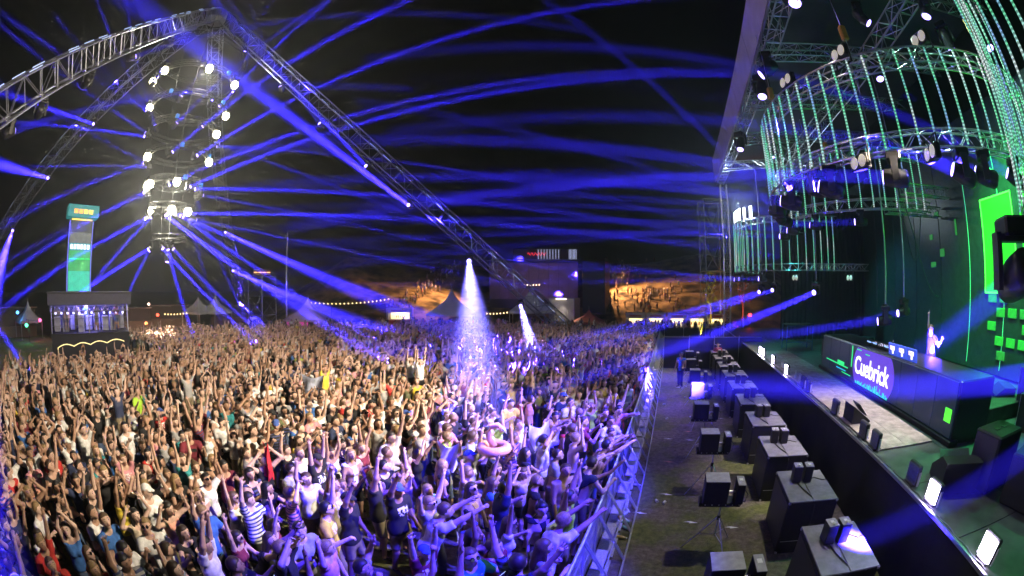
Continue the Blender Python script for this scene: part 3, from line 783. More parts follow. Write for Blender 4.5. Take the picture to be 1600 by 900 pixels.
# ---------------------------------------------------------------- subwoofers with a pair of effect boxes each
SUBTOP = mat('sub_top_grey', (.20,.20,.22), .5, 0, .2, 7, bump=.08)
sub_me = {'cabinet': MB().bev((0,0,.585), (1.06,1.44,1.17), .015).mesh('cabinet', DARKPLY),
          'lid': MB().bev((-.28,0,1.185), (.50,1.46,.03), .006).mesh('lid', SUBTOP),
          'lid2': MB().bev((.255,-.02,1.183), (.54,1.40,.026), .006).mesh('lid', SUBTOP),
          'grille': MB().box((-.538,0,.58), (.012,1.34,1.05)).mesh('grille', mat('speaker_grille'))}
sub_me_extra = [('handle', MB().bev((0,-.722,.62+.0*q), (.26,.012,.12), .004).mesh('handle', BLACK)) for q in (0,)]+[('corner', MB().bev((sx*.515,sy*.705,zz), (.05,.05,.05), .008).mesh('corner', ALU)) for sx in (-1,1) for sy in (-1,1) for zz in (.03,1.155)]+[('edge_seam', MB().box((0,-.7215,.30), (1.0,.006,.012)).mesh('edge_seam', ALU))]
fx_me = {'body': MB().bev((0,0,.17), (.19,.26,.34), .012).mesh('body', BLACK), 'cap': MB().bev((0,0,.346), (.185,.25,.012), .004).mesh('cap', GREY),
         'sticker': MB().box((.0,.02,.354), (.06,.07,.003)).mesh('sticker', WHITEP), 'nozzle': MB().lathe((.0,-.06,.352), [(.03,0),(.03,.03),(.02,.035)], 10).mesh('nozzle', ALU)}
def effect_box(loc, rz, label):
    t = thing('effect_box', label, 'effect box', loc, rz, 'effect boxes on the subwoofers')
    for k_, me in fx_me.items(): obj(k_, me, t)
NSUB = 10
for i in range(NSUB):
    y = 5.30+(i)*2.33 if i else 5.28
    x = 3.12
    t = thing('subwoofer', 'black subwoofer cabinet with grey lid, %s from the camera' % ORD[i], 'speaker', (x,y,0), rnd.uniform(-.02,.02), 'subwoofers along the stage front')
    obj('cabinet', sub_me['cabinet'], t); obj('lid', sub_me['lid'], t); obj('lid', sub_me['lid2'], t); obj('grille', sub_me['grille'], t)
    for q in sub_me_extra: obj(*q, t)
    for k in (0,1): effect_box((x-.20+.25*k, y+.22+rnd.uniform(-.04,.04), 1.202), rnd.uniform(-.12,.12), ('left' if k == 0 else 'right')+' small dark effect box on the %s subwoofer from the camera' % ORD[i])
    pts = [(x+.13,y+.2,1.21),(x+.25,y+.28,1.215),(x+.42,y+.12,1.215),(x+.50,y+.22+rnd.uniform(-.1,.1),1.215),(x+.58,y+.1,1.15),(x+.60,y+.1,.6)]
    tag(MB().tube(pts, .010, 5).build('cable', RUBBER), 'black cable leaving the effect boxes of the %s subwoofer' % ORD[i], 'cable', 'cables on the subwoofers')
    pts = [(x-.20,y+.12,1.21),(x-.14,y-.25,1.215),(x-.05,y-.55,1.213),(x+.0,y-.76,1.1),(x+.0,y-.78,.3)]
    tag(MB().tube(pts, .012, 5).build('cable', RUBBER), 'black cable hanging over the near edge of the %s subwoofer' % ORD[i], 'cable', 'cables on the subwoofers')

# ---------------------------------------------------------------- flame projectors on tripods along the pit
TRI = mat('tripod_steel', (.5,.5,.52), .35, .8)
for i in range(8):
    y = 4.52+i*2.62; x = 1.22+.03*(i%3)
    tz = 1.12
    t = thing('tripod', 'tripod stand on the grass under the %s flame projector from the camera' % ORD[i], 'tripod', (x,y,0), .5+.4*i, 'tripods in the pit')
    for k in range(3):
        a = 2*PI*k/3; MB().tube([(.03*math.cos(a),.03*math.sin(a),.80),(.62*math.cos(a),.62*math.sin(a),.014)], .013, 6).build('leg', TRI, t)
        MB().tube([(.02*math.cos(a),.02*math.sin(a),.42),(.33*math.cos(a),.33*math.sin(a),.38)], .009, 5).build('brace', TRI, t)
    MB().tube([(0,0,.36),(0,0,tz)], .018, 8).build('column', TRI, t); MB().lathe((0,0,.76), [(.035,0),(.04,.05),(.03,.09)], 10).build('collar', BLACK, t)
    MB().lathe((.045,0,.80), [(.014,0),(.018,.03),(.012,.04)], 8).build('knob', BLACK, t)
    f = thing('flame_projector', 'dark box shaped flame projector on a tripod, %s from the camera' % ORD[i], 'effect box', (x,y,tz), rnd.uniform(-.05,.05), 'flame projectors in the pit')
    MB().bev((-.05,0,.04), (.80,.34,.08), .012).build('base', BLACK, f)
    MB().bev((-.16,0,.31), (.46,.44,.46), .014).build('tank_box', DARKPLY, f)
    MB().bev((-.16,0,.545), (.45,.43,.012), .004).build('tank_lid', GREY, f)
    MB().bev((.30,0,.27), (.15,.42,.40), .012).build('control_box', DARKPLY, f); MB().bev((.30,0,.475), (.145,.41,.010), .004).build('control_lid', GREY, f)
    MB().box((.30,.04,.482), (.07,.10,.003)).build('sticker', WHITEP, f)
    MB().tube([(.07,0,.25),(.23,0,.25)], .02, 8).build('pipe', ALU, f)
    for q in range(6): MB().lathe((-.33+.13*q,-.172,.05), [(.012,-.004),(.010,.008)], 6).build('bolt', ALU, f)
    MB().tube([(.37,-.1,.35),(.46,-.12,.25),(.44,-.05,.05),(.3,.1,.02)], .010, 5).build('hose', RUBBER, f)
# cables and litter on the grass
r4 = random.Random(11)
for i in range(26):
    x, y = r4.uniform(-.3,2.3), r4.uniform(5,22)
    if r4.random() < .55:
        t = thing('plastic_cup', 'crushed plastic cup on the pit grass', 'cup', (x,y,.035), r4.uniform(0,6), 'litter on the pit grass')
        o = MB().lathe((0,0,0), [(.028,-.05),(.036,.05)], 9, M=Matrix.Rotation(PI/2,3,'X')).build('cup_wall', WHITEP, t); MB().ring((0,-.05,0), .0365, .003, 9, 4).build('rim', WHITEP, t).rotation_euler = (0,0,0)
    else:
        b = MB(); b.add([(q*.05*math.cos(q*2.),.06*math.sin(q*1.9),.008+.012*(q%2)) for q in range(6)], [(0,1,2),(0,2,3),(0,3,4),(0,4,5)])
        o = b.build('paper_scrap', WHITEP if i%3 else mat('scrap_pink', (.7,.3,.25), .7), None, (x,y,.006)); tag(o, 'crumpled paper scrap on the pit grass', 'litter', 'litter on the pit grass')
# rubbish thrown behind the barrier
for i in range(14):
    x, y = r4.uniform(-.85,-.5), r4.uniform(7.2,10.6)
    t = thing('bottle', 'plastic bottle lying among the barrier braces', 'bottle', (x,y,.045), r4.uniform(0,6), 'bottles behind the barrier')
    MB().lathe((0,0,0), [(.03,-.10),(.034,-.09),(.034,.04),(.014,.09),(.014,.11)], 9, M=Matrix.Rotation(PI/2,3,'X')).build('flask', mat('bottle_pet_%d' % (i%3), [(.7,.75,.7),(.6,.45,.15),(.25,.5,.3)][i%3], .25, 0, .05), t)
    MB().lathe((0,0,0), [(.016,.111),(.016,.13)], 8, M=Matrix.Rotation(PI/2,3,'X')).build('cap', WHITEP, t)

# ---------------------------------------------------------------- strobes along the stage edge
str_me = {'housing': MB().bev((.03,0,.22), (.10,.42,.36), .02).mesh('housing', BLACK), 'stand': MB().box((.03,0,.025), (.22,.30,.05)).mesh('stand', BLACK)}
def strobe(y, lit, label, x=SX+.17, rz=0.):
    t = thing('strobe_light', label, 'lamp', (x,y,SZ+.004), rz, 'strobes along the stage edge')
    obj('housing', str_me['housing'], t); obj('stand', str_me['stand'], t)
    for r in range(6):
        MB().box((-.026,0,.075+r*.055), (.012,.37,.046)).build('lamp_row', STROBE if lit else mat('strobe_row_off', (.16,.17,.24), .25, .3), t)
    for sy in (-1,1): MB().box((.03,sy*.225,.16), (.05,.014,.26)).build('bracket', ALU, t)
    if lit:
        ld = bpy.data.lights.new('strobe_glow','AREA'); ld.shape = 'RECTANGLE'; ld.size = .36; ld.size_y = .32; ld.energy = 60; ld.color = (.78,.66,1)
        o = bpy.data.objects.new('strobe_glow', ld); COL.objects.link(o); o.location = (x-.05,y,SZ+.22); o.rotation_euler = (0,-PI/2,0)
for y, lit, lab in [(3.25,1,'brightly lit strobe on the stage edge nearest the camera'),(5.2,1,'lit strobe on the stage edge before the runway'),(6.05,0,'unlit strobe just beyond the second lit strobe'),
                    (7.95,0,'unlit strobe at the near end of the runway'),(8.65,0,'unlit strobe beside the runway, outer of a pair'),(10.7,0,'unlit strobe next to the floor wash lamp'),(13.3,0,'unlit strobe with visible rows, middle of the runway'),
                    (13.95,0,'unlit strobe behind the one with visible rows'),(16.2,1,'small lit strobe beyond the bottles on the stage edge'),(18.6,1,'small lit strobe far along the stage edge'),(20.7,1,'left of the farthest two lit strobes'),(21.5,1,'farthest lit strobe on the stage edge')]:
    strobe(y, lit, lab)
MB_ = MB()
fw = thing('floor_monitor', 'rounded dark wedge monitor on the runway edge', 'speaker', (SX+.55, 9.9, SZ+.066), 0)
b = MB(); n = 10
for yy in (-.33,.33):
    b.v += [(-.28,yy,0),(.30,yy,0)]+[(.30-.58*math.sin(PI/2*q/n)*1.0, yy, .42*math.sin(PI/2*q/n)+.04*(1-q/n)) for q in range(n+1)]
m_ = n+3
b.f = [tuple(range(m_-1,-1,-1)), tuple(range(m_,2*m_))]+[(i,(i+1)%m_,(i+1)%m_+m_,i+m_) for i in range(m_)]; b.m = [0]*len(b.f)
b.build('cabinet', DARKPLY, fw); MB().box((.06,0,.30), (.02,.5,.4), ry=-.75).build('grille', mat('speaker_grille'), fw)
for i,(y,h) in enumerate([(14.6,.24),(14.75,.26),(15.3,.25),(17.3,.24),(17.5,.26)]):
    t = thing('water_bottle', ['water bottle nearest the paired strobes on the stage edge','water bottle just behind the nearest one','water bottle standing third along the stage edge','water bottle by the far lit strobe','farthest water bottle on the stage edge'][i], 'bottle', (SX+.30,y,SZ+.067), 0, 'bottles on the stage edge')
    MB().lathe((0,0,0), [(.035,0),(.038,.02),(.038,h*.6),(.014,h*.85),(.014,h)], 10).build('flask', mat('bottle_pet_0'), t); MB().lathe((0,0,h+.001), [(.016,0),(.016,.02)], 8).build('cap', WHITEP, t)
# cables and clamps along the edge
for i in range(9):
    y = 3.0+i*1.9
    pts = [(SX+.06, y+q*.16, SZ+.03+.015*math.sin(q*1.7+i)) for q in range(12)]
    tag(MB().tube(pts, .012, 5).build('edge_cable', RUBBER if i%2 else mat('cable_grey')), 'thin cable running along the stage edge', 'cable', 'cables along the stage edge')
# floor wash lamp standing on the deck edge
# ---------------------------------------------------------------- dark fence closing the pit
fe = thing('pit_fence', 'dark panel fence closing off the far end of the pit', 'fence', (0,26.6,0))
for i in range(4):
    MB().bev((-.4+.8+i*1.62,0,1.0), (1.58,.05,1.95), .01).build('panel', mat('fence_dark', (.012,.016,.03), .8), fe)
    MB().tube([(-.4+i*1.62,-.05,0),(-.4+i*1.62,-.05,2.1)], .025, 6).build('post', ALU, fe)
MB().tube([(-.4,-.05,2.0),(6.0,-.05,2.0)], .02, 6).build('top_rail', ALU, fe)
# hurdles beyond the fence
hf = thing('queue_fence', 'dark mesh fence between the crowd and the kiosks', 'fence', (0,41.5,0))
for i in range(11):
    x0 = -12+i*1.9
    MB().bev((x0+.95,0,.62), (1.84,.04,1.1), .01).build('panel', mat('fence_dark'), hf); MB().tube([(x0,-.04,0),(x0,-.04,1.3)], .022, 6).build('post', ALU, hf)
# the work platform on the far side of the stage
wp = thing('work_platform', 'small blue lit scaffold table at the far stage wing', 'platform', (6.6,22.6,SZ+.003))
BLU = mat('blue_lit_frame', (.12,.25,.5), .5, .2)  # blue light on the frame is put into its colour
for (x,y) in ((0,0),(1.6,0),(0,1.0),(1.6,1.0)): MB().tube([(x,y,0),(x,y,1.35)], .03, 6).build('leg', BLU, wp)
for z in (.45,1.30):
    MB().tube([(0,0,z),(1.6,0,z)], .028, 6).build('rail', BLU, wp); MB().tube([(1.6,0,z),(1.6,1,z)], .028, 6).build('rail', BLU, wp)
MB().bev((.8,.5,1.36), (1.7,1.1,.05), .01).build('top', DARKPLY, wp)
# ---------------------------------------------------------------- truss pyramid over the crowd
AP = Vector((-33.1,12.6,29.4)); HALF = 25.3
FEET = {'A': Vector((-7.1,-12.0,0)), 'B': Vector((-57.7,-13.4,0)), 'C': Vector((-8.5,38.6,0)), 'D': Vector((-59.1,37.2,0))}
pyr = thing('truss_pyramid', 'four legged truss pyramid standing over the crowd', 'truss')
LINE = mat('led_line_white', (.7,.8,1), .4, 0, 0, emit=(.45,.60,1), estr=1.1)
for k, f in FEET.items():
    d = (f-AP); L = d.length; u = d/L
    a = AP+u*1.4
    up = Vector((0,0,1)); bays = int(L/1.25)
    box_truss(a, f, 1.25, bays, 'lattice', pyr, .060, .028, mt=mat('weathered_truss', (.42,.44,.52), .38, .8))
    side = u.cross(up).normalized(); top = side.cross(u).normalized()
    if top.z < 0: top = -top
    # dashes of white light along the upper chord
    n = int(L/1.5)
    for i in range(1, n):
        p = a.lerp(f, i/n)+top*.70; q = a.lerp(f, (i+.62)/n)+top*.70
        sgn = 1 if k in 'AC' else -1
        o_ = side*(.63 if k != 'C' else -.63)
        if (i*7+ord(k)) % 9 < 7: MB().tube([p+o_, q+o_], .022, 4).build('light_dash', LINE, pyr)
        if k in 'AB' and i % 2: MB().tube([p-o_, q-o_], .018, 4).build('light_dash', LINE, pyr)
MB().lathe((AP.x,AP.y,AP.z-.6), [(.5,-.6),(1.1,-.3),(1.1,.6),(.5,1.0)], 12).build('apex_hub', ALU, pyr)
for k, f in FEET.items():
    MB().bev((f.x,f.y,.25), (2.4,2.4,.5), .03).build('ballast', GREY, pyr)
# chandelier of round trusses hung from the apex
CHX, CHY = AP.x, AP.y
DTR = mat('black_truss', (.06,.06,.065), .4, .6)
chan = thing('truss_chandelier', 'stack of round trusses hung inside the pyramid', 'truss', (CHX,CHY,0))
RINGS = [(24.0,4.6),(21.6,4.1),(19.3,3.7),(17.3,3.3),(15.2,2.9),(12.9,2.5),(10.9,2.1),(8.6,1.6)]
for z, R in RINGS:
    for dr_, dz in ((0,0),(0,.38),(.34,0),(.34,.38)): MB().ring((0,0,z+dz), R-dr_, .035, 44, 5).build('ring_chord', DTR, chan)
    br = MB(); nb = int(2*PI*R/.5)
    for i in range(nb):
        a, b_ = 2*PI*i/nb, 2*PI*(i+1)/nb
        br.tube([(R*math.cos(a),R*math.sin(a),z+(.38 if i%2 else 0)), (R*math.cos(b_),R*math.sin(b_),z+(0 if i%2 else .38))], .015, 4)
        br.tube([(R*math.cos(a),R*math.sin(a),z+.38*(i%2)), ((R-.34)*math.cos(b_),(R-.34)*math.sin(b_),z+.38*(i%2))], .013, 4)
    br.build('ring_lattice', DTR, chan, kind='stuff')
for k in range(4):
    a = PI/4+k*PI/2
    MB().tube([(R*math.cos(a),R*math.sin(a),z) for z, R in [(28.4,.5)]+RINGS], .02, 5).build('suspension_wire', DTR, chan)
MB().tube([(0,0,7.6),(0,0,28.6)], .05, 6).build('centre_cable', BLACK, chan)
for i,(z,R) in enumerate(RINGS[1:6]):
    for a in (-1.2+.3*i, .4+.2*i): MB().bev((R*math.cos(a)*.99,R*math.sin(a)*.99,z+.2), (.30,.30,.34), .03).build('junction_box', mat('junction_blue_glow', (.05,.25,.7), .5, 0, .1, emit=(.03,.18,.6), estr=.6), chan)  # boxes given a faint blue glow of their own
# ---------------------------------------------------------------- lamps
MH = {'base': MB().bev((0,0,-.07), (.34,.30,.14), .02).mesh('base', BLACK),
      'head': None}
hd = MB().lathe((0,0,0), [(.10,.26),(.155,.20),(.165,.0),(.15,-.16),(.135,-.22),(.135,-.25)], 16); hd.sm = True; MH['head'] = hd.mesh('head', mat('lamp_black_plastic', (.03,.03,.033), .38, 0, .15))
MH['yoke'] = MB().box((.215,0,-.31), (.05,.14,.40)).box((-.215,0,-.31), (.05,.14,.40)).box((0,0,-.15), (.46,.16,.05)).mesh('yoke', mat('yoke_grey', (.05,.05,.055), .5, .2))
MH['lens_blue'] = MB().lathe((0,0,-.252), [(.118,0),(.11,-.014),(.06,-.024)], 16).mesh('lens', LENSBLUE)
MH['lens_off'] = MB().lathe((0,0,-.252), [(.118,0),(.11,-.014),(.06,-.024)], 16).mesh('lens', LENSOFF)
def moving_head(loc, target, label, col=(.16,.08,1), power=1e6, size=2.6, s=1., group='moving lights', lit=True, rad=.05, blend=.25, stand=False):
    """lamp hung (or standing) at loc, its head turned towards the target; the light leaves its lens"""
    loc, target = Vector(loc), Vector(target)
    hc = loc+Vector((0,0,(.42 if stand else -.42)*s)); d = (target-hc).normalized()
    t = thing('moving_light', label, 'lamp', loc, math.atan2(d.y,d.x)-PI/2, group); t.scale = (s,s,s)
    for k_ in ('base','yoke'):
        o = obj(k_, MH[k_], t)
        if stand: o.rotation_euler = (PI,0,0)
    h = obj('head', MH['head'], t, (0,0,.42 if stand else -.42))
    rot = d.to_track_quat('-Z','Y').to_matrix(); rz = Matrix.Rotation(-t.rotation_euler.z,3,'Z')
    h.rotation_euler = (rz@rot).to_euler()
    obj('lens', MH['lens_blue' if lit else 'lens_off'], h)
    if lit and size < 7: beam(hc+d*.30*s, target, col, power, size, .25*s)
    elif lit: spot(hc+d*.34*s, target, col, power, size, blend, rad*s)
    return t
BL = {'housing': MB().bev((-.06,0,0), (.14,.46,.26), .02).mesh('housing', BLACK),
      'lamp': MB().lathe((0,0,0), [(.095,0),(.105,.012),(.085,.022),(.02,.03)], 16, M=Matrix.Rotation(PI/2,3,'Y')).mesh('lamp', LENSOFF),
      'lamp_on': MB().lathe((0,0,0), [(.095,0),(.105,.012),(.085,.022),(.02,.03)], 16, M=Matrix.Rotation(PI/2,3,'Y')).mesh('lamp', mat('blinder_glowing', (.9,.85,.7), .3, 0, 0, emit=(1,.92,.75), estr=.30)),
      'bracket': MB().box((-.06,.245,.08), (.03,.02,.36)).box((-.06,-.245,.08), (.03,.02,.36)).box((-.06,0,.26), (.03,.51,.02)).mesh('bracket', BLACK)}
def blinder(loc, target, label, s=1.3, up=False, col=(1,.86,.66), power=0, size=100, on=True):
    loc, target = Vector(loc), Vector(target); d = (target-loc)
    t = thing('blinder_lamp', label, 'lamp', loc, math.atan2(d.y,d.x), 'two lamp blinders on the rings'); t.scale = (s,s,s)
    obj('housing', BL['housing'], t); br = obj('bracket', BL['bracket'], t)
    if up: br.rotation_euler = (PI,0,0)
    for sy in (-1,1): obj('lamp', BL['lamp_on' if on else 'lamp'], t, (.012,sy*.112,0))
    if power:
        dn = d.normalized(); spot(loc+Vector((dn.x,dn.y,0)).normalized()*.10*s, target, col, power, size, .6, .12)
# ---------------------------------------------------------------- hill behind the site
def hill_h(x, y):
    az = math.atan2(x, y)
    d = math.hypot(x, y)
    h = 10.5*max(0., min(1., (d-55)/24.))
    h = h*(.93+.10*math.sin(x*.09+1)+.05*math.sin(x*.31))
    h *= max(0., min(1., (az+.98)/.22))*max(0., min(1., (.42-az)/.20))
    return h
hl = MB(); nx, ny = 90, 46
for i in range(nx+1):
    for j in range(ny+1):
        az = -1.1+1.6*i/nx; d = 52+90*(j/ny)**1.5
        x, y = d*math.sin(az), d*math.cos(az)
        hl.v.append((x, y, hill_h(x,y)-.25+.12*math.sin(x*1.7)*math.cos(y*1.3)))
for i in range(nx):
    for j in range(ny): a = i*(ny+1)+j; hl.f.append((a,a+ny+1,a+ny+2,a+1)); hl.m.append(0)
hl.sm = True
struct('hill', hl, mat('dry_hill_grass', (.27,.19,.10), .95, 0, .75, .55, bump=1.0))
# ---------------------------------------------------------------- ad tower and front of house platform
at_ = thing('advertising_tower', 'tall narrow tower with green lit panels and lit header', 'tower', (-46.2, 6.0, 0), 0)
TD = mat('tower_dark', (.03,.04,.05), .6); MB().bev((-.5,0,5.6), (1.6,2.9,11.2), .03).build('shaft', TD, at_)
for i, (z0,z1,mt) in enumerate([(0,4.7,TD),(4.7,6.6,mat('tower_teal', (.02,.4,.3), .5, 0, .2, 2, emit=(.03,.72,.48), estr=.75)),(6.6,8.5,mat('tower_green', (.02,.35,.1), .5, 0, .25, 2, emit=(.02,.42,.13), estr=.7)),(8.5,9.2,mat('tower_band', (.05,.3,.4), .5, 0, 0, emit=(.05,.35,.5), estr=.6)),(9.2,10.2,mat('tower_grey', (.2,.22,.24), .6, 0, .2, 2, emit=(.10,.12,.13), estr=.6)),(10.2,11.4,mat('tower_slate', (.08,.09,.09), .6, 0, .2, 2, emit=(.04,.05,.05), estr=.6))]):
    MB().bev((.34,0,(z0+z1)/2), (.10,2.72,z1-z0-.02), .01).build('front_panel', mt, at_)
MB().bev((.1,0,12.15), (2.0,3.9,1.2), .05).build('header', mat('tower_header', (.03,.25,.3), .5, 0, .2, emit=(.02,.36,.36), estr=.5), at_)
hdr = mat('header_lit_orange', (.8,.4,.1), .5, 0, 0, emit=(1,.36,.08), estr=1.6); hdy = mat('header_lit_yellow', (.8,.6,.1), .5, 0, 0, emit=(1,.62,.12), estr=1.6)
for i in range(4): MB().bev((1.12,-.93+.62*i,12.1), (.05,.5,.40), .02).build('header_window', hdr if i < 2 else hdy, at_)
MB().bev((.42,0,11.42), (.06,2.6,.14), .01).build('header_strip', hdy, at_)
for i in range(6): MB().box((.41,-1.05+.42*i,8.85), (.05,.26,.42)).build('sign_block', mat('sign_white_lit'), at_)
for i in range(4): MB().ring((.42,-.99+.66*i,7.7), .26, .05, 14, 5).build('arch_light', GRN, at_).rotation_euler = (0,0,0)
MB().box((.30,1.48,5.7), (.10,.08,11.2)).build('edge_light', mat('edge_light_blue', (.2,.2,.8), .5, 0, 0, emit=(.14,.16,1), estr=1.3), at_)
MB().box((.30,-1.48,5.7), (.10,.08,11.2)).build('edge_light', mat('edge_light_blue'), at_)
foh = thing('mixing_platform', 'two storey mixing platform with blue lit crew deck above the crowd', 'platform', (-28.6, 4.5, 0), R_(-9))
STEEL = mat('scaffold_steel', (.35,.36,.4), .4, .8)
for y in (-3.0,0,3.0):
    for x in (0,-4): MB().tube([(x,y,0),(x,y,4.7)], .05, 6).build('post', STEEL, foh)
MB().bev((-2,0,2.30), (4.2,6.2,.12), .02).build('deck', DARKPLY, foh)
MB().bev((.08,0,1.15), (.05,6.1,2.2), .01).build('skirt', mat('platform_skirt', (.02,.02,.035), .8), foh)
MB().bev((-2,0,4.72), (4.6,6.6,.10), .02).build('roof', mat('platform_roof', (.05,.05,.07), .7), foh)
MB().bev((.25,0,4.38), (.04,6.5,.75), .01).build('roof_valance', mat('valance_grey', (.08,.08,.13), .7), foh)
MB().bev((-4.0,0,3.5), (.05,6.0,2.3), .01).build('back_cloth', mat('platform_back', (.10,.10,.30), .8), foh)
box_truss((.0,-3.1,3.80),(.0,3.1,3.80),.28,16,'lattice',foh,.025,.012)
for z in (2.8,3.25): MB().tube([(.06,-3,z),(.06,3,z)], .025, 6).build('rail', STEEL, foh)
rope = [(.16,-2.6+5.2*q/60, 1.55+.16*abs(math.sin(q/60*PI*4))+.004*q) for q in range(61)]
MB().tube([(.16,-2.6,.35)]+rope+[(.16,2.6,1.75)], .030, 6).build('rope_light', mat('rope_light_warm', (.9,.8,.4), .4, 0, 0, emit=(1,.80,.36), estr=1.5), foh)
r5 = random.Random(21)
for i in range(9):
    y = -2.6+.65*i
    MB().bev((-1.0-.5*(i%3),y,2.36+.5), (.5,.52,.9+.2*(i%2)), .03).build('equipment_rack', mat('rack_blue_grey', (.35,.36,.5), .5), foh)
for i in range(12):
    MB().bev((-.7,-2.7+.49*i,3.50), (.14,.16,.12), .02).build('desk_lamp', mat('lamp_violet_white', (.7,.7,1), .4, 0, 0, emit=(.62,.60,1), estr=[2.4,.5,1.2][i%3]), foh)
# ---------------------------------------------------------------- pagoda tents
def pagoda(loc, w, eave, peak, label, col, rz=0., emit=None, estr=0.):
    t = thing('pagoda_tent', label, 'tent', loc, rz, 'pagoda tents behind the crowd')
    prof = [(1.0,eave),(.82,eave+.20*(peak-eave)*.6),(.55,eave+.30*(peak-eave)),(.30,eave+.50*(peak-eave)),(.12,eave+.75*(peak-eave)),(.015,peak)]
    b = MB()
    for (s_, z) in prof:
        h = w/2*s_; n = 6
        for k in range(4):
            a0, a1 = PI/4+k*PI/2, PI/4+(k+1)*PI/2
            for q in range(n):
                u = q/n; x = (1-u)*math.cos(a0)+u*math.cos(a1); y = (1-u)*math.sin(a0)+u*math.sin(a1)
                b.v.append((h*1.414*x, h*1.414*y, z-(.10*math.sin(u*PI)*s_)))
    m_ = 24
    for i in range(len(prof)-1):
        for q in range(m_): a, c = i*m_+q, i*m_+(q+1)%m_; b.f.append((a,c,c+m_,a+m_)); b.m.append(0)
    mt = mat('tent_'+col, {'white':(.62,.62,.66),'red':(.45,.12,.10),'pink':(.55,.40,.55),'grey':(.35,.36,.42)}[col], .7, 0, .12, 1.2)
    b.sm = True; b.build('canopy', mt, t)
    for sx in (-1,1):
        for sy in (-1,1): MB().tube([(sx*w/2*.97,sy*w/2*.97,0),(sx*w/2*.97,sy*w/2*.97,eave)], .04, 6).build('post', ALU, t)
    for k in range(4):
        a = k*PI/2; MB().box((w/2*math.cos(a),w/2*math.sin(a),eave-.12), (.03,w*.98,.26), rz=a).build('valance', mt, t)
    MB().tube([(0,0,peak-.05),(0,0,peak+.35)], .02, 5).build('finial', ALU, t)
    return t
def P2(px, py, d): v = atd(px,py,d); return (v[0],v[1],0)
pagoda(P2(482,500,50), 4.9, 1.55, 3.9, 'pink lit pagoda tent behind the left crowd', 'pink', .6)  # pink light on this tent is put into the canopy colour
pagoda(P2(706,500,50), 5.2, 2.1, 4.9, 'white pagoda tent left of the bright downward beam', 'white', .4)
pagoda(P2(831,500,50), 5.0, 2.4, 5.3, 'white pagoda tent crossed by the pyramid leg', 'white', .3)
pagoda(P2(920,512,49), 3.6, 1.2, 2.55, 'small tent with a red top beside the kiosks', 'red', .2)
pagoda(P2(310,500,58), 3.4, 2.0, 3.9, 'left of two small pale tents left of the pyramid leg', 'white', .3)
pagoda(P2(337,500,58), 3.4, 2.0, 4.1, 'right of two small pale tents left of the pyramid leg', 'white', .3)
pagoda(P2(45,520,52), 3.2, 1.8, 3.7, 'small dim tent at the left frame edge', 'grey', .3)
pk = mat('tent_wall_pink', (.7,.1,.5), .6, 0, .2, 3, emit=(.9,.06,.55), estr=.55)  # pink light on the tent wall, put into the material as emission
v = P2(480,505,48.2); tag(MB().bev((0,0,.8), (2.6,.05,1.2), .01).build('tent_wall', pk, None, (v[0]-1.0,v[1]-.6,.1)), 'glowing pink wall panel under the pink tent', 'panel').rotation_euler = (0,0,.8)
v2 = P2(500,505,48.5); tag(MB().bev((0,0,.8), (2.4,.05,1.2), .01).build('tent_wall', mat('tent_wall_grey', (.5,.5,.6), .7), None, (v2[0]+.4,v2[1]+.2,.1)), 'pale wall panel right of the pink wall panel', 'panel').rotation_euler = (0,0,.8)
# ---------------------------------------------------------------- kiosks in a row with lit hatches
KIN = mat('kiosk_inside_lit', (.9,.8,.5), .5, 0, .25, 5, emit=(1,.78,.36), estr=1.5); KIN.cycles.emission_sampling = 'AUTO'
KW = mat('kiosk_wall', (.50,.44,.46), .6, 0, .1); KR = mat('kiosk_red', (.45,.05,.06), .5)
def kiosk(loc, rz, label, w=2.05):
    t = thing('kiosk', label, 'kiosk', loc, rz, 'kiosks in a row')
    MB().bev((0,.95,1.15), (w*.985,.06,2.3), .01).build('back_wall', KW, t)
    for sx in (-1,1): MB().bev((sx*(w/2-.04),0,1.15), (.06,1.85,2.3), .01).build('side_wall', KW, t)
    MB().bev((0,-.93,.45), (w*.96,.06,.9), .01).build('counter', KR, t)
    MB().bev((0,-.93,2.08), (w*.96,.06,.46), .01).build('header', KW, t); MB().bev((0,-.965,2.12), (w*.6,.012,.14), .004).build('name_plate', KR, t)
    for sx in (-1,1): MB().bev((sx*(w/2-.20),-.93,1.37), (.26,.06,.92), .01).build('pier', KW, t)
    MB().bev((0,0,2.36), (w*1.0,2.05,.08), .015).build('roof', KW, t)
    MB().box((0,.86,1.35), (w*.8,.05,.9)).build('lit_shelf', KIN, t)
    for q in range(5): MB().bev((-.55+.27*q,.74,1.25), (.12,.10,.30+.08*(q%2)), .01).build('goods', mat('goods_%d' % (q%3), [(.5,.1,.05),(.3,.25,.1),(.1,.1,.12)][q%3], .5), t)
    return t
for i, px in enumerate((994,1025,1058,1089,1119)):
    v = P2(px, 500, 45.5); kiosk(v, -math.atan2(v[0],v[1])*.3, 'pale kiosk with lit hatch, %s in the row from the left' % ORD[i])
    point((v[0],v[1]+.1,1.9), (1,.78,.42), 60, .2)
hk = P2(625,500,56); kiosk(hk, .5, 'lone kiosk with lit hatch at the foot of the crowded slope', 3.4); point((hk[0],hk[1],1.9), (1,.85,.5), 120, .2)
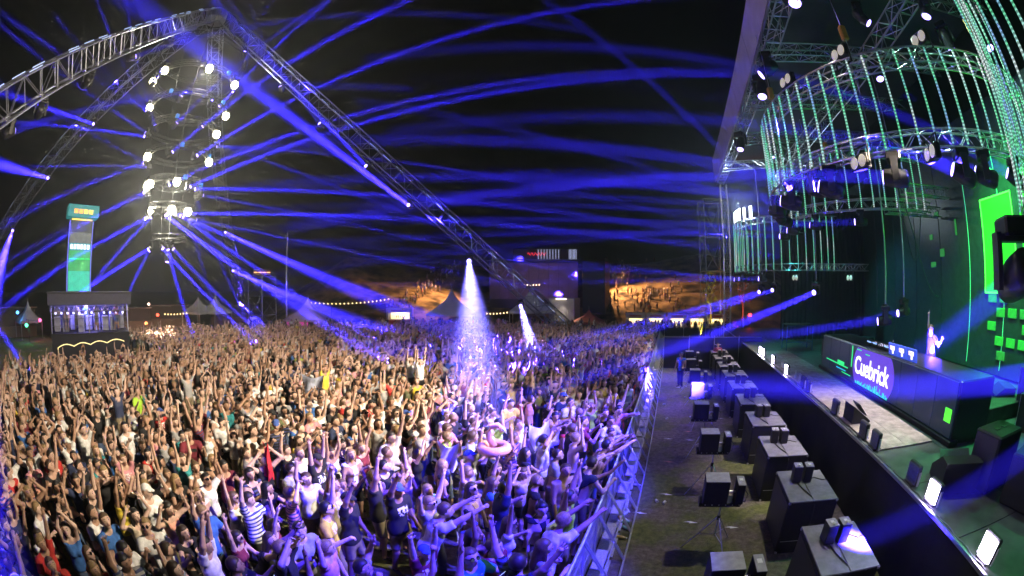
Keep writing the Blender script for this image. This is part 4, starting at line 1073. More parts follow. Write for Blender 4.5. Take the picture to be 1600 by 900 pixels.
# ---------------------------------------------------------------- large hall with light tubes on its roof
ba, bb = atd(765,405,62), atd(903,405,62)
bdir = Vector((bb[0]-ba[0], bb[1]-ba[1], 0)); bw = bdir.length; brz = math.atan2(bdir.y,bdir.x); bc = Vector(((ba[0]+bb[0])/2,(ba[1]+bb[1])/2,0))
hall = thing('hall', 'dark wide hall with a pale upper wall and lights on its roof', 'building', bc, brz)
HW = mat('hall_cladding', (.24,.17,.20), .7, 0, .15, 1.5); HD = mat('hall_dark', (.05,.05,.07), .7)
MB().bev((0,3,4.4), (bw,6,8.8), .05).build('wall', HD, hall)
for i in range(9): MB().bev((-bw/2+bw*(i+.5)/9,-.06,6.0), (bw/9-.04,.10,5.2), .015).build('cladding_panel', HW, hall)
MB().bev((0,-.12,8.95), (bw*1.02,.3,.25), .03).build('cornice', HD, hall)
TUBE = mat('roof_tube_light', (.8,.85,1), .4, 0, 0, emit=(.55,.62,.95), estr=1.1)
for i in range(14): 
    x = bw*(.05+.43*i/13) if i < 8 else bw*(.40+.012*(i-8)*1.3); MB().tube([(x,-.2,9.15),(x,-.2,10.6)], .035, 5).build('light_tube', TUBE, hall)
MB().bev((bw*.14,-.1,9.9), (bw*.75,.06,1.5), .01).build('roof_screen', mat('roof_screen_dark', (.02,.02,.03), .7), hall)
sc = [(-.9+.10*q, -.2, 9.9+.22*math.sin(q*1.25)+.05*math.sin(q*3.1)) for q in range(28)]
MB().tube(sc, .035, 5).build('script_sign', mat('sign_red_neon', (.8,.05,.1), .4, 0, 0, emit=(1,.05,.10), estr=1.6), hall)
wt = atd(945,420,60)
tag(MB().bev((0,0,4.4), (3.2,4.5,8.8), .05).build('stair_block', HD, None, (wt[0]-1.4,wt[1]+1.2,0)), 'plain dark block at the right end of the hall', 'building')
wb = atd(882,480,52); wv = thing('container', 'pale container with a lamp on its roof edge', 'container', (wb[0],wb[1],0), -.1)
MB().bev((0,0,1.9), (3.3,2.2,3.8), .04).build('box', mat('container_pale', (.38,.38,.46), .6), wv)
for q in range(11): MB().box((-1.5+.3*q,-1.115,1.9), (.10,.03,3.5)).build('rib', mat('container_pale'), wv)
MB().bev((0,-1.2,3.7), (1.3,.15,.16), .03).build('lamp', mat('container_lamp', (.9,.8,.6), .4, 0, 0, emit=(1,.82,.55), estr=4), wv)
spot((wb[0],wb[1]-1.4,3.7), (wb[0],wb[1]-4.5,0), (1,.82,.55), 900, 120, .5)
# ---------------------------------------------------------------- poles, light strings, scaffold towers
def pole(loc, h, label, r=.06):
    t = thing('mast', label, 'mast', loc); MB().tube([(0,0,0),(0,0,h)], [r,r*.6], 8).build('shaft', mat('mast_pale', (.5,.5,.6), .4, .5), t); MB().bev((0,0,.1), (.5,.5,.2), .03).build('foot', GREY, t)
    MB().lathe((0,0,h), [(.05,0),(.08,.06),(.02,.12)], 8).build('tip', ALU, t)
pole(P2(448,500,50), 11.2, 'lone thin mast behind the left crowd', .10)
pole(P2(1162,500,38), 10.5, 'thin mast right of the scaffold tower', .05)
BULB = mat('festoon_bulb', (1,.8,.5), .4, 0, 0, emit=(1,.66,.28), estr=5)
def festoon(p, q, n, sag, label):
    t = thing('light_string', label, 'lights', p); p, q = Vector(p), Vector(q); d = q-p
    pts = [d*(k/(2*n))-Vector((0,0,sag*4*(k/(2*n))*(1-k/(2*n)))) for k in range(2*n+1)]
    MB().tube(pts, .012, 4).build('wire', RUBBER, t)
    me = MB().lathe((0,0,0), [(.02,.07),(.065,.0),(.075,-.05),(.04,-.11)], 8).mesh('bulb', BULB)
    for k in range(1, 2*n, 2): obj('bulb', me, t, pts[k]-Vector((0,0,.04)))
    for e in (p, q):
        pass
festoon(atd(483,472,54), atd(610,466,56), 20, .35, 'string of warm bulbs from the pink tent to the slope')
festoon(atd(255,490,56), atd(312,484,58), 12, .2, 'short string of warm bulbs behind the left crowd')
festoon(atd(758,489,52), atd(795,487,52), 7, .1, 'row of small warm bulbs under the hall')
festoon(atd(817,444,54), atd(845,444,54), 6, .05, 'row of small warm bulbs above the crossed tent')
def scaffold(x, y, w, h, levels, label):
    t = thing('scaffold_tower', label, 'tower', (x,y,0), .2)
    for sx in (-1,1):
        for sy in (-1,1): MB().tube([(sx*w/2,sy*w/2,0),(sx*w/2,sy*w/2,h)], .035, 6).build('standard', STEEL, t)
    for k in range(levels+1):
        z = .3+(h-.4)*k/levels
        for (a,b) in (((-1,-1),(1,-1)),((1,-1),(1,1)),((1,1),(-1,1)),((-1,1),(-1,-1))):
            MB().tube([(a[0]*w/2,a[1]*w/2,z),(b[0]*w/2,b[1]*w/2,z)], .025, 5).build('ledger', STEEL, t)
            if k < levels: MB().tube([(a[0]*w/2,a[1]*w/2,z),(b[0]*w/2,b[1]*w/2,z+(h-.4)/levels)], .02, 5).build('diagonal', STEEL, t)
scaffold(3.9, 38.2, 2.0, 12.8, 4, 'tall scaffold tower left of the far truss ring')
v = P2(410,500,46); scaffold(v[0], v[1], 2.2, 6.2, 3, 'scaffold tower with a glowing orange sign on top')
sg = thing('glowing_sign', 'glowing orange sign on the scaffold tower', 'sign', (v[0],v[1],6.25), .9)
MB().bev((0,0,.35), (2.0,.1,.7), .02).build('board', mat('sign_dark', (.05,.02,.02), .6), sg)
for q in range(4): MB().ring((-.72+.48*q,-.07,.35), .16, .045, 14, 5).build('letter_ring', mat('sign_orange_lit', (.9,.4,.2), .4, 0, 0, emit=(1,.42,.16), estr=3), sg).rotation_euler = (0,0,0)
# red and orange lamps of the bars on the left
for i,(px,py,d,c) in enumerate([(246,492,54,(1,.10,.05)),(228,505,52,(1,.35,.10)),(62,500,48,(1,.1,.3)),(41,508,46,(.1,.9,.5)),(27,488,50,(.1,.4,1)),(232,475,56,(.8,.5,.4)),(1172,492,43,(1,.06,.08))]):
    p = atd(px,py,d); nm = ['red','orange','pink','green','blue','salmon','crimson'][i]
    t = thing('bar_lamp', nm+(' glowing lamp among the bars on the left' if i < 6 else ' glowing lamp right of the kiosk row'), 'lamp', p); MB().lathe((0,0,0), [(.05,.16),(.20,.05),(.22,-.05),(.08,-.16)], 12).build('globe', mat('bar_lamp_'+nm, c, .4, 0, 0, emit=c, estr=5), t)
    MB().tube([(0,0,.16),(0,0,.5)], .02, 5).build('stem', BLACK, t); MB().tube([(0,.0,.5),(0,.3,.5),(0,.3,-p[2])], .03, 5).build('post', BLACK, t)
    point((p[0],p[1],p[2]-.45), c, 70, .2)
for i,(px,w_,h_) in enumerate([(265,6,2.8),(215,4,2.6),(20,7,3.0),(360,6,2.6),(560,8,2.8)]):
    v = P2(px,500,[60,57,54,62,60][i]); t = thing('bar_stall', ['dark bar stall behind the red lamp','dark bar stall beside the mixing platform','dark bar stall at the left frame edge','dark bar stall left of the lone mast','long dark bar stall under the warm bulbs'][i], 'stall', v, -math.atan2(v[0],v[1]))
    MB().bev((0,.8,h_/2), (w_,.1,h_), .02).build('back_wall', mat('stall_dark', (.10,.07,.06), .7), t); MB().bev((0,0,h_), (w_*1.05,2.2,.12), .02).build('roof', mat('stall_roof', (.16,.10,.09), .7), t)
    MB().bev((0,-.8,.55), (w_,.12,1.1), .02).build('counter', mat('stall_wood', (.22,.13,.08), .6), t)
    for sx in (-1,1): MB().tube([(sx*w_*.48,-.8,0),(sx*w_*.48,-.8,h_)], .05, 6).build('post', BLACK, t)
# crescent shaped decorations lit yellow and red beside the stage, modelled as leafy trees
def leaf_tree(loc, h, label, col, lamp, power, r7):
    t = thing('decor_tree', label, 'tree', loc); 
    MB().tube([(0,0,0),(.1,0,h*.4),(-.05,.1,h*.75)], [.10,.07,.03], 7).build('trunk', mat('bark', (.12,.08,.05), .9), t)
    b = MB()
    for q in range(5):
        a = q*1.26; MB().tube([(.0,.0,h*.45+.15*q),(.5*math.cos(a),.5*math.sin(a),h*.62+.2*q),(.9*math.cos(a),.9*math.sin(a),h*.66+.25*q)], [.04,.03,.012], 5).build('branch', mat('bark'), t)
    for q in range(420):
        a, u, rr_ = r7.uniform(0,6.28), r7.uniform(0,1), r7.uniform(.15,1)
        cl_ = .65+.35*math.sin(a*3+u*7)
        if cl_ < .55: continue
        c = Vector((1.0*rr_*cl_*math.cos(a), 1.0*rr_*cl_*math.sin(a), h*(.52+.48*u))); s_ = r7.uniform(.07,.15)
        d1 = Vector((r7.uniform(-1,1),r7.uniform(-1,1),r7.uniform(-1,1))).normalized(); d2 = d1.cross(Vector((r7.uniform(-1,1),.3,r7.uniform(-1,1)))).normalized()
        b.add([c-d1*s_, c+d2*s_*.5, c+d1*s_, c-d2*s_*.5], [(0,1,2,3)])
    b.build('crown', mat('leaves_'+col, (.10,.13,.03), .7), t, kind='stuff')
    spot((loc[0]-.9,loc[1]-1.6,.4), (loc[0],loc[1],h*.8), lamp, power, 60, .5)
pt = atd(1110,440,40); leaf_tree((pt[0],pt[1],0), 6.6, 'tree shaped decoration lit yellow beside the scaffold tower', 'a', (1,.75,.05), 4200, random.Random(1))
pt = atd(1160,430,40); leaf_tree((pt[0],pt[1],0), 7.2, 'tree shaped decoration lit red left of the far ring', 'b', (1,.10,.05), 4200, random.Random(2))
# flood lamps that light the slopes
for i,(p,tg,pw) in enumerate([(atd(947,447,66),atd(1005,470,64),2.6e4),(atd(735,430,62),atd(662,472,62),2.6e4)]):
    t = thing('flood_lamp', ['flood lamp on the hall corner lighting the right slope','flood lamp on the hall lighting the crowded left slope'][i], 'lamp', (p[0],p[1],0)); z = 9.5
    MB().tube([(0,0,0),(0,0,z)], [.10,.07], 8).build('post', STEEL, t); MB().bev((0,0,z+.15), (.6,.35,.3), .03).build('housing', BLACK, t)
    MB().bev((0,.19,z+.13), (.5,.03,.22), .01).build('face', LENSWARM, t)
    tz = hill_h(tg[0],tg[1])
    spot((p[0],p[1]+.3,z+.15), (tg[0],tg[1],tz), (1,.50,.22), pw, 100, .8)
# ---------------------------------------------------------------- white blinders in the chandelier and their glow
KEEP_IN_HAZE = set()
def ring_pt(px, py, side=-1):
    """a point on the chandelier near the pixel: the ring whose height fits, on its near (-1) or far side"""
    best = None
    for z, R in RINGS:
        for k in range(90):
            a = 2*PI*k/90; p = np.array((CHX+R*math.cos(a), CHY+R*math.sin(a), z-.1))
            near = math.hypot(p[0],p[1]) < math.hypot(CHX,CHY)
            if (side < 0) != near: continue
            q = proj(p); e = math.hypot(q[0]-px, q[1]-py)
            if best is None or e < best[0]: best = (e, p)
    return best[1]
WHITES = [(252,99,1),(332,97,2.2),(246,136,1.2),(243,172,1),(200,129,.5),(380,127,.8),(347,190,.5),(341,207,.4),(320,258,1),(204,229,.6),(210,268,.5),(236,251,1.2),(237,290,1.2),(277,285,1.2),(237,326,1.3),(269,327,1.3),(293,333,.9),(212,300,.4)]
me_l = MB().lathe((0,0,0), [(.05,-.34),(.24,-.25),(.34,0),(.24,.25),(.05,.34)], 12).mesh('lens', LENSWARM)  # lens enlarged beyond the lamp so its glow stands in for glare
me_h = MB().bev((0,0,.28), (.60,.60,.30), .03).mesh('housing', BLACK)
for i,(px,py,w_) in enumerate(WHITES):
    p = ring_pt(px,py,-1)
    row = ['top','upper','middle','lower','bottom'][min(4,int((py-90)/52))]
    t = thing('white_lamp', 'dazzling warm white lamp in the %s part of the chandelier, %s from the top' % (row, ORD[i]), 'lamp', p, 0, 'white lamps in the chandelier')
    obj('lens', me_l, t, (0,0,-.12)); obj('housing', me_h, t)
    if w_ > 1.15: KEEP_IN_HAZE.add(point((p[0],p[1],p[2]-.52), (1,.93,.72), 850*w_, .12).name)
# ---------------------------------------------------------------- blue moving lights in the chandelier
B0 = (.036,.020,1)
CH = [ # source pixel, side, target pixel, target distance, power factor
 (227,118,-1, 345,-12,26,1.0),(283,143,-1, 470,-40,24,1.0),(273,181,-1, 560,-30,24,.9),(267,222,-1, 420,118,22,1.0),(338,155,1, 480,30,24,.9),(308,228,-1, 440,165,22,1.2),
 (262,262,-1, 470,205,22,1.5),(297,265,-1, 420,240,24,1.3),(258,303,-1, 470,335,24,1.5),(257,343,-1, 330,390,20,1.2),(277,345,-1, 470,415,22,1.1),(318,330,1, 560,395,40,.9),
 (202,150,1, 145,-20,38,1.0),(222,157,1, 130,75,45,.7),(220,192,-1, 90,110,36,.8),(218,230,1, 100,185,44,.7),(222,240,-1, 110,300,36,.7),(225,268,1, 20,262,44,.7),(228,300,1, 120,350,44,.8),
 (230,308,-1, 60,395,32,.9),(235,347,-1, 20,470,30,1.0),(235,385,-1, 0,560,26,1.2),(238,388,-1, 110,470,32,.8),(240,392,-1, 195,470,34,.8),
 (252,385,-1, 330,470,30,.9),(268,385,-1, 350,470,32,.8),(300,345,1, 345,505,44,.8),(345,215,1, 520,290,40,.7),(312,310,1, 385,500,46,.9),(345,232,1, 600,250,38,.7),(330,300,1, 640,370,42,.7),
 (250,205,-1, 200,20,33,.8),(232,180,-1, 30,40,33,.8),(226,215,-1, 10,190,32,.8),(232,262,-1, 40,330,31,.8),(244,345,-1, 90,520,31,.9),(262,388,-1, 300,520,31,.9),(310,200,-1, 520,60,29,.8),(322,172,-1, 440,-20,30,.8),(300,290,-1, 520,300,29,.8),(285,310,-1, 480,470,30,.9)]
CHN = {}
for i,(sx,sy,sd_,tx,ty,td,pw) in enumerate(sorted(CH, key=lambda q: q[1])):
    dirn = ('upper' if ty < sy else 'lower')+(' right' if tx > sx else ' left'); CHN[dirn] = CHN.get(dirn,-1)+1
    p = ring_pt(sx,sy,sd_); tg = atd(tx,ty,td if td > 28 else 28+(td-20)*.4)
    moving_head((p[0],p[1],p[2]), tg, 'blue beam lamp in the chandelier, %s down of those aiming %s' % (ORD[CHN[dirn]], dirn), B0, BP*pw*3.2, 1.0, 1.15, 'blue beam lamps in the chandelier', rad=.10)
# the white lamp below the chandelier
moving_head((CHX,CHY,7.9), (CHX+1.5,CHY-1.5,0), 'white downlight at the lower tip of the chandelier', (1,.92,.70), BP*.002, 34, 1.4, 'white lamps in the chandelier')
# ---------------------------------------------------------------- lamps under the pyramid legs
def leg_pt(k, t, drop=1.0): p = AP.lerp(FEET[k], t); return (p.x,p.y,p.z-drop)
LC = [(.115,392,60,33,.5,1.0),(.235,385,-15,30,.7,1.0),(.345,400,60,28,.7,1.2),(.46,470,150,26,.8,1.5),(.56,560,262,26,.8,2.2)]
for i,(t_,tx,ty,td,pw,sz) in enumerate(LC):
    moving_head(leg_pt('C',t_,1.0), atd(tx,ty,td), 'blue beam lamp under the right pyramid leg, %s from the top' % ORD[i], B0, BP*pw, sz, 1.2, 'lamps under the pyramid legs', rad=.10)
p = leg_pt('C',.70,1.0); moving_head(p, onz(748,640,1.4), 'lamp under the right pyramid leg with the broad white beam down into the crowd', (.20,.17,1), BP*.06, 6.2, 1.3, 'lamps under the pyramid legs', blend=.8)
p = leg_pt('C',.83,1.0); moving_head(p, onz(832,545,1.5), 'lowest lamp under the right pyramid leg, thin beam down', (.22,.18,1), BP*.16, 4.0, 1.1, 'lamps under the pyramid legs', blend=.8)
for i,t_ in enumerate((.22,.34,.46,.55)): moving_head(leg_pt('A',t_,.95), atd([150,60,40,0][i],[60,130,260,330][i],30), 'dark lamp under the near left pyramid leg, %s from the top' % ORD[i], lit=False, s=1.5, group='lamps under the pyramid legs')
for i,t_ in enumerate((.35,.6)): moving_head(leg_pt('A',t_,1.0), atd([400,330][i],[40,140][i],24), 'lit lamp under the near left pyramid leg, %s one' % ['upper','lower'][i], B0, BP*.6, 1.8, 1.2, 'lamps under the pyramid legs')
for i,t_ in enumerate((.3,.45,.6,.8)): moving_head(leg_pt('B',t_,1.0), atd([20,10,0,60][i],[150,260,420,600][i],[28,26,24,30][i]), 'lamp under the far left pyramid leg, %s from the top' % ORD[i], B0, BP*[.35,.3,.5,.14][i], 1.6, 1.2, 'lamps under the pyramid legs')
for i,t_ in enumerate((.55,.7,.85)): moving_head(leg_pt('D',t_,1.0), atd([520,600,440][i],[440,520,560][i],34), 'lamp under the far pyramid leg, %s from the top' % ORD[i], B0, BP*[.5,.5,.9][i], [2.5,3,5][i], 1.2, 'lamps under the pyramid legs')
# ---------------------------------------------------------------- lamps under the rings over the stage
def ringlamp(cx, cy_, R, a, z): return (cx+(R-.2)*math.cos(a), cy_+(R-.2)*math.sin(a), z)
A1 = lambda px,py: math.atan2(onz(px,py,8.0)[1]-12.9, onz(px,py,8.0)[0]-9.3)
D1L = [(1235,285,480,285,44,1.5,2.4),(1300,262,430,230,46,1.4,2.6),(1395,240,560,335,44,1.8,2.8),(1500,232,470,150,46,1.8,3.0),(1540,232,700,195,40,1.4,3.0)]
for i,(px,py,tx,ty,td,pw,sz) in enumerate(D1L):
    moving_head(ringlamp(9.3,12.9,5.8,A1(px,py),8.0), atd(tx,ty,td), 'large moving lamp under the big ring, %s from the left' % ORD[i], B0, BP*pw*.42, sz*.82, 1.4, 'moving lamps under the big ring', rad=.12)
for i,(a,tx,ty,td,pw) in enumerate([(2.55,640,170,44,.7),(2.75,880,20,34,.7),(2.95,700,305,44,.6),(3.55,820,270,44,.6),(4.75,600,90,44,.8)]):
    moving_head(ringlamp(9.3,12.9,5.8,a,8.0), atd(tx,ty,td), 'smaller moving lamp under the big ring, %s along its arc' % ORD[i], B0, BP*pw*.42, 2.0, 1.2, 'moving lamps under the big ring', rad=.12)
for i,(a,tx,ty,td,pw) in enumerate([(2.8,420,385,50,1.0),(3.3,520,350,50,1.1),(3.7,560,320,50,.9),(4.2,500,420,50,.8)]):
    moving_head(ringlamp(11,21,5.0,a,8.2), atd(tx,ty,td), 'moving lamp under the middle ring, %s from the back' % ORD[i], B0, BP*pw*.55, 1.5, 1.2, 'moving lamps under the middle ring', rad=.12)
for i,(a,tx,ty,td,pw) in enumerate([(2.9,560,385,55,1.0),(3.4,600,405,55,1.0),(3.9,450,450,50,.7)]):
    moving_head(ringlamp(9.5,31,4.6,a,6.1), atd(tx,ty,td), 'moving lamp under the farthest ring, %s from the back' % ORD[i], B0, BP*pw*.55, 1.5, 1.2, 'moving lamps under the farthest ring', rad=.12)
# low beams crossing the pit
for i,(s_,d_,tx,ty,tz,pw,lab) in enumerate([((1190,455),30,850,540,2.2,.9,'lamp on the far wing with the left of two parallel low beams'),((1210,452),30,900,548,2.2,.7,'lamp on the far wing with the right of two parallel low beams'),((1276,455),22,930,585,2.3,1.0,'lamp over the far stage with the low beam crossing the pit'),((1412,487),17,960,560,2.4,.7,'lamp behind the booth sending a long flat beam left'),((1383,500),15,1020,536,2.9,.7,'lamp behind the booth with a short thick beam')]):
    p = atd(*s_,d_)
    moving_head((p[0],p[1],p[2]+.45), onz(tx,ty,tz), lab, B0, BP*pw*.34, 2.0, 1.1, 'low beam lamps', rad=.12)
    t = thing('lamp_pipe', ['thin pipe above the left of the two far wing lamps','thin pipe above the right of the two far wing lamps','thin pipe above the lamp over the far stage','thin pipe above the flat beam lamp behind the booth','thin pipe above the short beam lamp behind the booth'][i], 'pipe', (p[0],p[1],0)); zt = p[2]+.47; 
    MB().tube([(0,0,zt),(0,.0,zt+ (13.6-zt if p[1] < 34 else 2))], .03, 6).build('tube', ALU, t); MB().bev((0,0,zt), (.16,.16,.08), .02).build('clamp', BLACK, t)
# the large lamp at the right edge, and its neighbours out of frame on the near drum
p = atd(1588,395,7.4); moving_head((p[0],p[1],p[2]+.5), onz(1430,556,2.6), 'large lamp hanging at the right frame edge', B0, BP*.16, 5, 2.0, 'lamps under the near drum', rad=.12)
for i,(s_,d_,tg,pw,sz) in enumerate([((1660,560),6.5,(1385,606,3.3),.40,4.5),((1700,600),6.0,(1250,870,0.4),.09,4.5)]):
    p = atd(*s_,d_); moving_head((p[0],p[1],p[2]+.5), onz(*tg), ['lamp under the near drum sending the bright low beam left','lamp under the near drum aimed down at the pit'][i], B0, BP*pw, sz, 1.6, 'lamps under the near drum', rad=.12)
# ---------------------------------------------------------------- blinders on the rings: they light the crowd
k = 0
for (px,py,zz,up) in [(1435,66,10.7,True),(1316,88,10.7,True),(1242,130,10.7,True),(1350,258,7.85,False),(1452,246,7.85,False)]:
    d = ray(px,py); best = min((abs(math.hypot(EYE[0]+d[0]*t_-9.3, EYE[1]+d[1]*t_-12.9)-6.0), t_) for t_ in np.linspace(5,20,300)) if False else None
    q = onz(px,py,zz); a = math.atan2(q[1]-12.9,q[0]-9.3)
    loc = (9.3+5.85*math.cos(a), 12.9+5.85*math.sin(a), zz)
    blinder(loc, (-25,[0,0,2,0,12][k],[0,0,1.2,0,4][k]), ['pair of round blinder lamps on the top ring nearest the camera','pair of round blinder lamps on the top ring by the hoist','pair of round blinder lamps at the left of the top ring','pair of round blinder lamps under the left arc','pair of round blinder lamps under the nearest arc'][k], 1.4, up, (1,.83,.60), CROWD*[0,0,4.6,0,1.6][k], 76); k += 1
for i,(px,py) in enumerate([(1243,434),(1328,434)]):
    p = atd(px,py,27); blinder(p, (-10,20,1.5), ['small pair of round lamps under the farthest ring','small pair of round lamps right of the farthest ring'][i], 1.5, False, (1,.8,.6), CROWD*[.8,0][i], 90)
# violet white wash lamps under the roof edge: subwoofers, barrier and first rows
for i,y in enumerate((9.5,16.0,23.0)):
    moving_head((SX-.2,y,13.6), (1.4,y-4.0,0), 'wash lamp under the roof edge truss, %s from the camera' % ORD[i], [(1,.93,.72),(.62,.48,1),(.55,.45,1)][i], WASH*[3.4,2.0,1.8][i], 56, 1.6, 'wash lamps under the roof edge', rad=.14, blend=.8)
# blue wash into the first rows
moving_head((SX-.3,9.0,13.5), onz(870,690,1.2), 'blue wash lamp under the roof edge aimed at the front rows', (.035,.02,1), WASH*140, 27, 1.6, 'wash lamps under the roof edge', rad=.14, blend=.9)
moving_head((SX-.3,4.0,13.5), onz(700,860,1.2), 'blue wash lamp under the roof edge aimed below the camera', (.035,.02,1), WASH*85, 32, 1.6, 'wash lamps under the roof edge', rad=.14, blend=.9)
moving_head((SX-.3,14.0,13.5), onz(640,560,1.2), 'blue wash lamp under the roof edge aimed at the middle rows', (.035,.02,1), WASH*60, 18, 1.6, 'wash lamps under the roof edge', rad=.14, blend=.9)
# runway wash and green light behind
moving_head((9.0,8.5,13.4), (5.6,10.5,1.7), 'wash lamp over the runway', (1,.84,.84), WASH*15, 36, 1.4, 'wash lamps over the stage', rad=.14, blend=.8)
moving_head((12.6,9.0,13.4), (10.8,4.5,1.7), 'green wash lamp over the back of the stage', (.05,1,.25), WASH*9, 75, 1.4, 'wash lamps over the stage', rad=.14, blend=.8)
moving_head((9.0,13.2,13.4), (8.3,10.8,3.4), 'added wash lamp over the DJ', (1,.85,.75), WASH*9, 14, 1.4, 'wash lamps over the stage', rad=.14, blend=.8)  # added lamp, put in to brighten the DJ
moving_head((6.5,24,13.4), (11,22,2), 'teal wash lamp over the far stage', (.05,.6,.55), WASH*8, 80, 1.4, 'wash lamps over the stage', rad=.14, blend=.8)
moving_head((7.0,10,13.4), (9.3,9.0,9.5), 'pale green lamp lighting the roof trusses', (.50,1,.72), WASH*5, 120, 1.2, 'wash lamps over the stage', rad=.14, blend=.8)
moving_head((10.5,9.5,13.2), (WX,12.0,5.0), 'green lamp washing the back wall', (.05,1,.12), WASH*18, 70, 1.4, 'wash lamps over the stage', rad=.14, blend=.8)
KEEP_IN_HAZE.add(point((5.1,29.8,10.6), (.72,.92,1), 900, .2).name)
point((-29.6,4.5,4.2), (.30,.25,1), 900, .3)
point((P2(480,500,49.5)[0],P2(480,500,49.5)[1],1.3), (1,.08,.6), 160, .2)
spot((wb[0]-2.5,wb[1]-1.5,4.2), (bc.x+1.0,bc.y-.5,6.4), (.75,.42,1), 800, 75, .6)  # added violet spot to brighten the hall wall, no fixture of its own
# ---------------------------------------------------------------- crowd
SKIN = mat('skin', rough=.62, var=.06, scale=14, objcol=True); CLOTH = mat('cloth', rough=.92, var=.22, scale=11, bump=.7, objcol=True); HAIR = mat('hair', rough=.55, var=.3, scale=60, objcol=True)
DARKF = mat('eye_dark', (.02,.015,.012), .4); LIPS = mat('lips', (.38,.12,.10), .5)
def print_cloth(name, kind):
    m = CLOTH.copy(); m.name = name; nt = m.node_tree; b = nt.nodes['Principled BSDF']
    src = b.inputs['Base Color'].links[0].from_socket
    tc = nt.nodes.new('ShaderNodeTexCoord'); sp = nt.nodes.new('ShaderNodeSeparateXYZ'); nt.links.new(tc.outputs['Object'], sp.inputs[0])
    mx = nt.nodes.new('ShaderNodeMix'); mx.data_type = 'RGBA'
    def math_(op, a, v=None, b_=None):
        n = nt.nodes.new('ShaderNodeMath'); n.operation = op; nt.links.new(a, n.inputs[0])
        if b_ is not None: nt.links.new(b_, n.inputs[1])
        elif v is not None: n.inputs[1].default_value = v
        return n.outputs[0]
    if kind == 'stripe':
        f = math_('GREATER_THAN', math_('SINE', math_('MULTIPLY', sp.outputs['Z'], 95.)), .2); mx.inputs[7].default_value = (.05,.06,.15,1)
    elif kind == 'chest':
        z = math_('ABSOLUTE', math_('SUBTRACT', sp.outputs['Z'], 1.30)); y = math_('ABSOLUTE', sp.outputs['Y'])
        box = math_('MULTIPLY', math_('LESS_THAN', z, .075), b_=math_('LESS_THAN', y, .10))
        ft = math_('GREATER_THAN', sp.outputs['X'], .02)
        n = nt.nodes.new('ShaderNodeTexNoise'); n.inputs['Scale'].default_value = 26; nt.links.new(tc.outputs['Object'], n.inputs['Vector'])
        f = math_('MULTIPLY', math_('MULTIPLY', box, b_=ft), b_=math_('GREATER_THAN', n.outputs['Fac'], .49)); mx.inputs[7].default_value = (.75,.75,.75,1)
    else:
        n = nt.nodes.new('ShaderNodeTexVoronoi'); n.inputs['Scale'].default_value = 22; nt.links.new(tc.outputs['Object'], n.inputs['Vector'])
        f = math_('LESS_THAN', n.outputs['Distance'], .38); mx.inputs[7].default_value = (.7,.45,.4,1)
    nt.links.new(f, mx.inputs[0]); nt.links.new(src, mx.inputs[6]); nt.links.new(mx.outputs[2], b.inputs['Base Color'])
    return m
CL_STRIPE, CL_CHEST, CL_FLOWER = print_cloth('cloth_striped','stripe'), print_cloth('cloth_chest_print','chest'), print_cloth('cloth_patterned','spots')
SKINS = [(.50,.31,.23),(.55,.37,.29),(.42,.25,.17),(.60,.41,.33),(.33,.19,.125),(.52,.34,.26)]
HAIRS = [('dark',(.018,.012,.009)),('brown',(.055,.030,.016)),('light brown',(.10,.06,.03)),('blond',(.26,.17,.075)),('black',(.008,.007,.007)),('dark brown',(.03,.018,.011))]
SHIRTS = [('black',(.013,.013,.015),26),('white',(.72,.72,.72),27),('grey',(.30,.30,.31),11),('navy',(.02,.03,.08),9),('blue',(.04,.14,.42),5),('maroon',(.18,.02,.035),4),('red',(.55,.035,.03),4),('beige',(.48,.40,.30),2),('olive',(.10,.11,.05),3),('pink',(.62,.26,.30),4),('teal',(.03,.24,.26),3),('yellow',(.68,.52,.05),2),('salmon',(.65,.30,.22),2),('lime',(.40,.70,.05),1)]
TROUS = [('dark',(.02,.022,.03)),('jeans',(.08,.12,.22)),('black',(.012,.012,.014)),('khaki',(.22,.18,.11)),('grey',(.14,.14,.15))]
PHRASE = {'clap_up':'clapping overhead','vee_up':'arms raised in a V','straight_up':'both arms straight up','right_up':'right arm raised','left_up':'left arm raised','reach':'both arms reaching forward','reach_one':'one arm reaching forward','elbows_out':'hands raised with elbows out','hands_head':'hands crossed over the head','down':'arms hanging down','phone':'holding a phone up front','chest_clap':'clapping before the chest','point_up':'one finger pointing up','fist_up':'one fist raised','heart':'hands joined above the head','folded':'arms folded','one_wave':'one hand waving'}
rc = random.Random(42)
PROTO = {}; PART = {}
def proto(pose, fem, sleeve, bott, hair, var):
    key = (pose, fem, sleeve, bott, hair, var)
    if key in PROTO: return PROTO[key]
    q = random.Random(sum(map(ord, str((pose, fem, var)))))      # figures of one pose share body and clothes
    d = person_meshes(pose, fem, q.uniform(-.02,.16)+(.25 if pose.startswith('reach') else 0), q.uniform(-.1,.35), q.uniform(-.45,.45), q.uniform(-1,1), sleeve, bott, hair, q)
    ms = {}
    for k_, v_ in d.items():
        if k_ == 'J': continue
        pk = (k_, pose, fem, var, {'body':0,'shirt':sleeve,'hair':hair,'cap':hair}.get(k_, bott))
        if pk in PART: ms[k_] = PART[pk]; continue
        me = bpy.data.meshes.new(k_); me.from_pydata([tuple(map(float,p)) for p in v_[0]], [], [tuple(int(i) for i in f) for f in v_[1]])
        for mm in {'body':[SKIN,DARKF,LIPS],'shirt':[CLOTH],'trousers':[CLOTH],'shorts':[CLOTH],'hair':[HAIR],'cap':[CLOTH]}[k_]: me.materials.append(mm)
        if v_[2] is not None: me.polygons.foreach_set('material_index', [int(x) for x in v_[2]])
        me.polygons.foreach_set('use_smooth', [True]*len(me.polygons)); me.update(); ms[k_] = me; PART[pk] = me
    PROTO[key] = (ms, d['J']); return PROTO[key]
GLASS = MB()
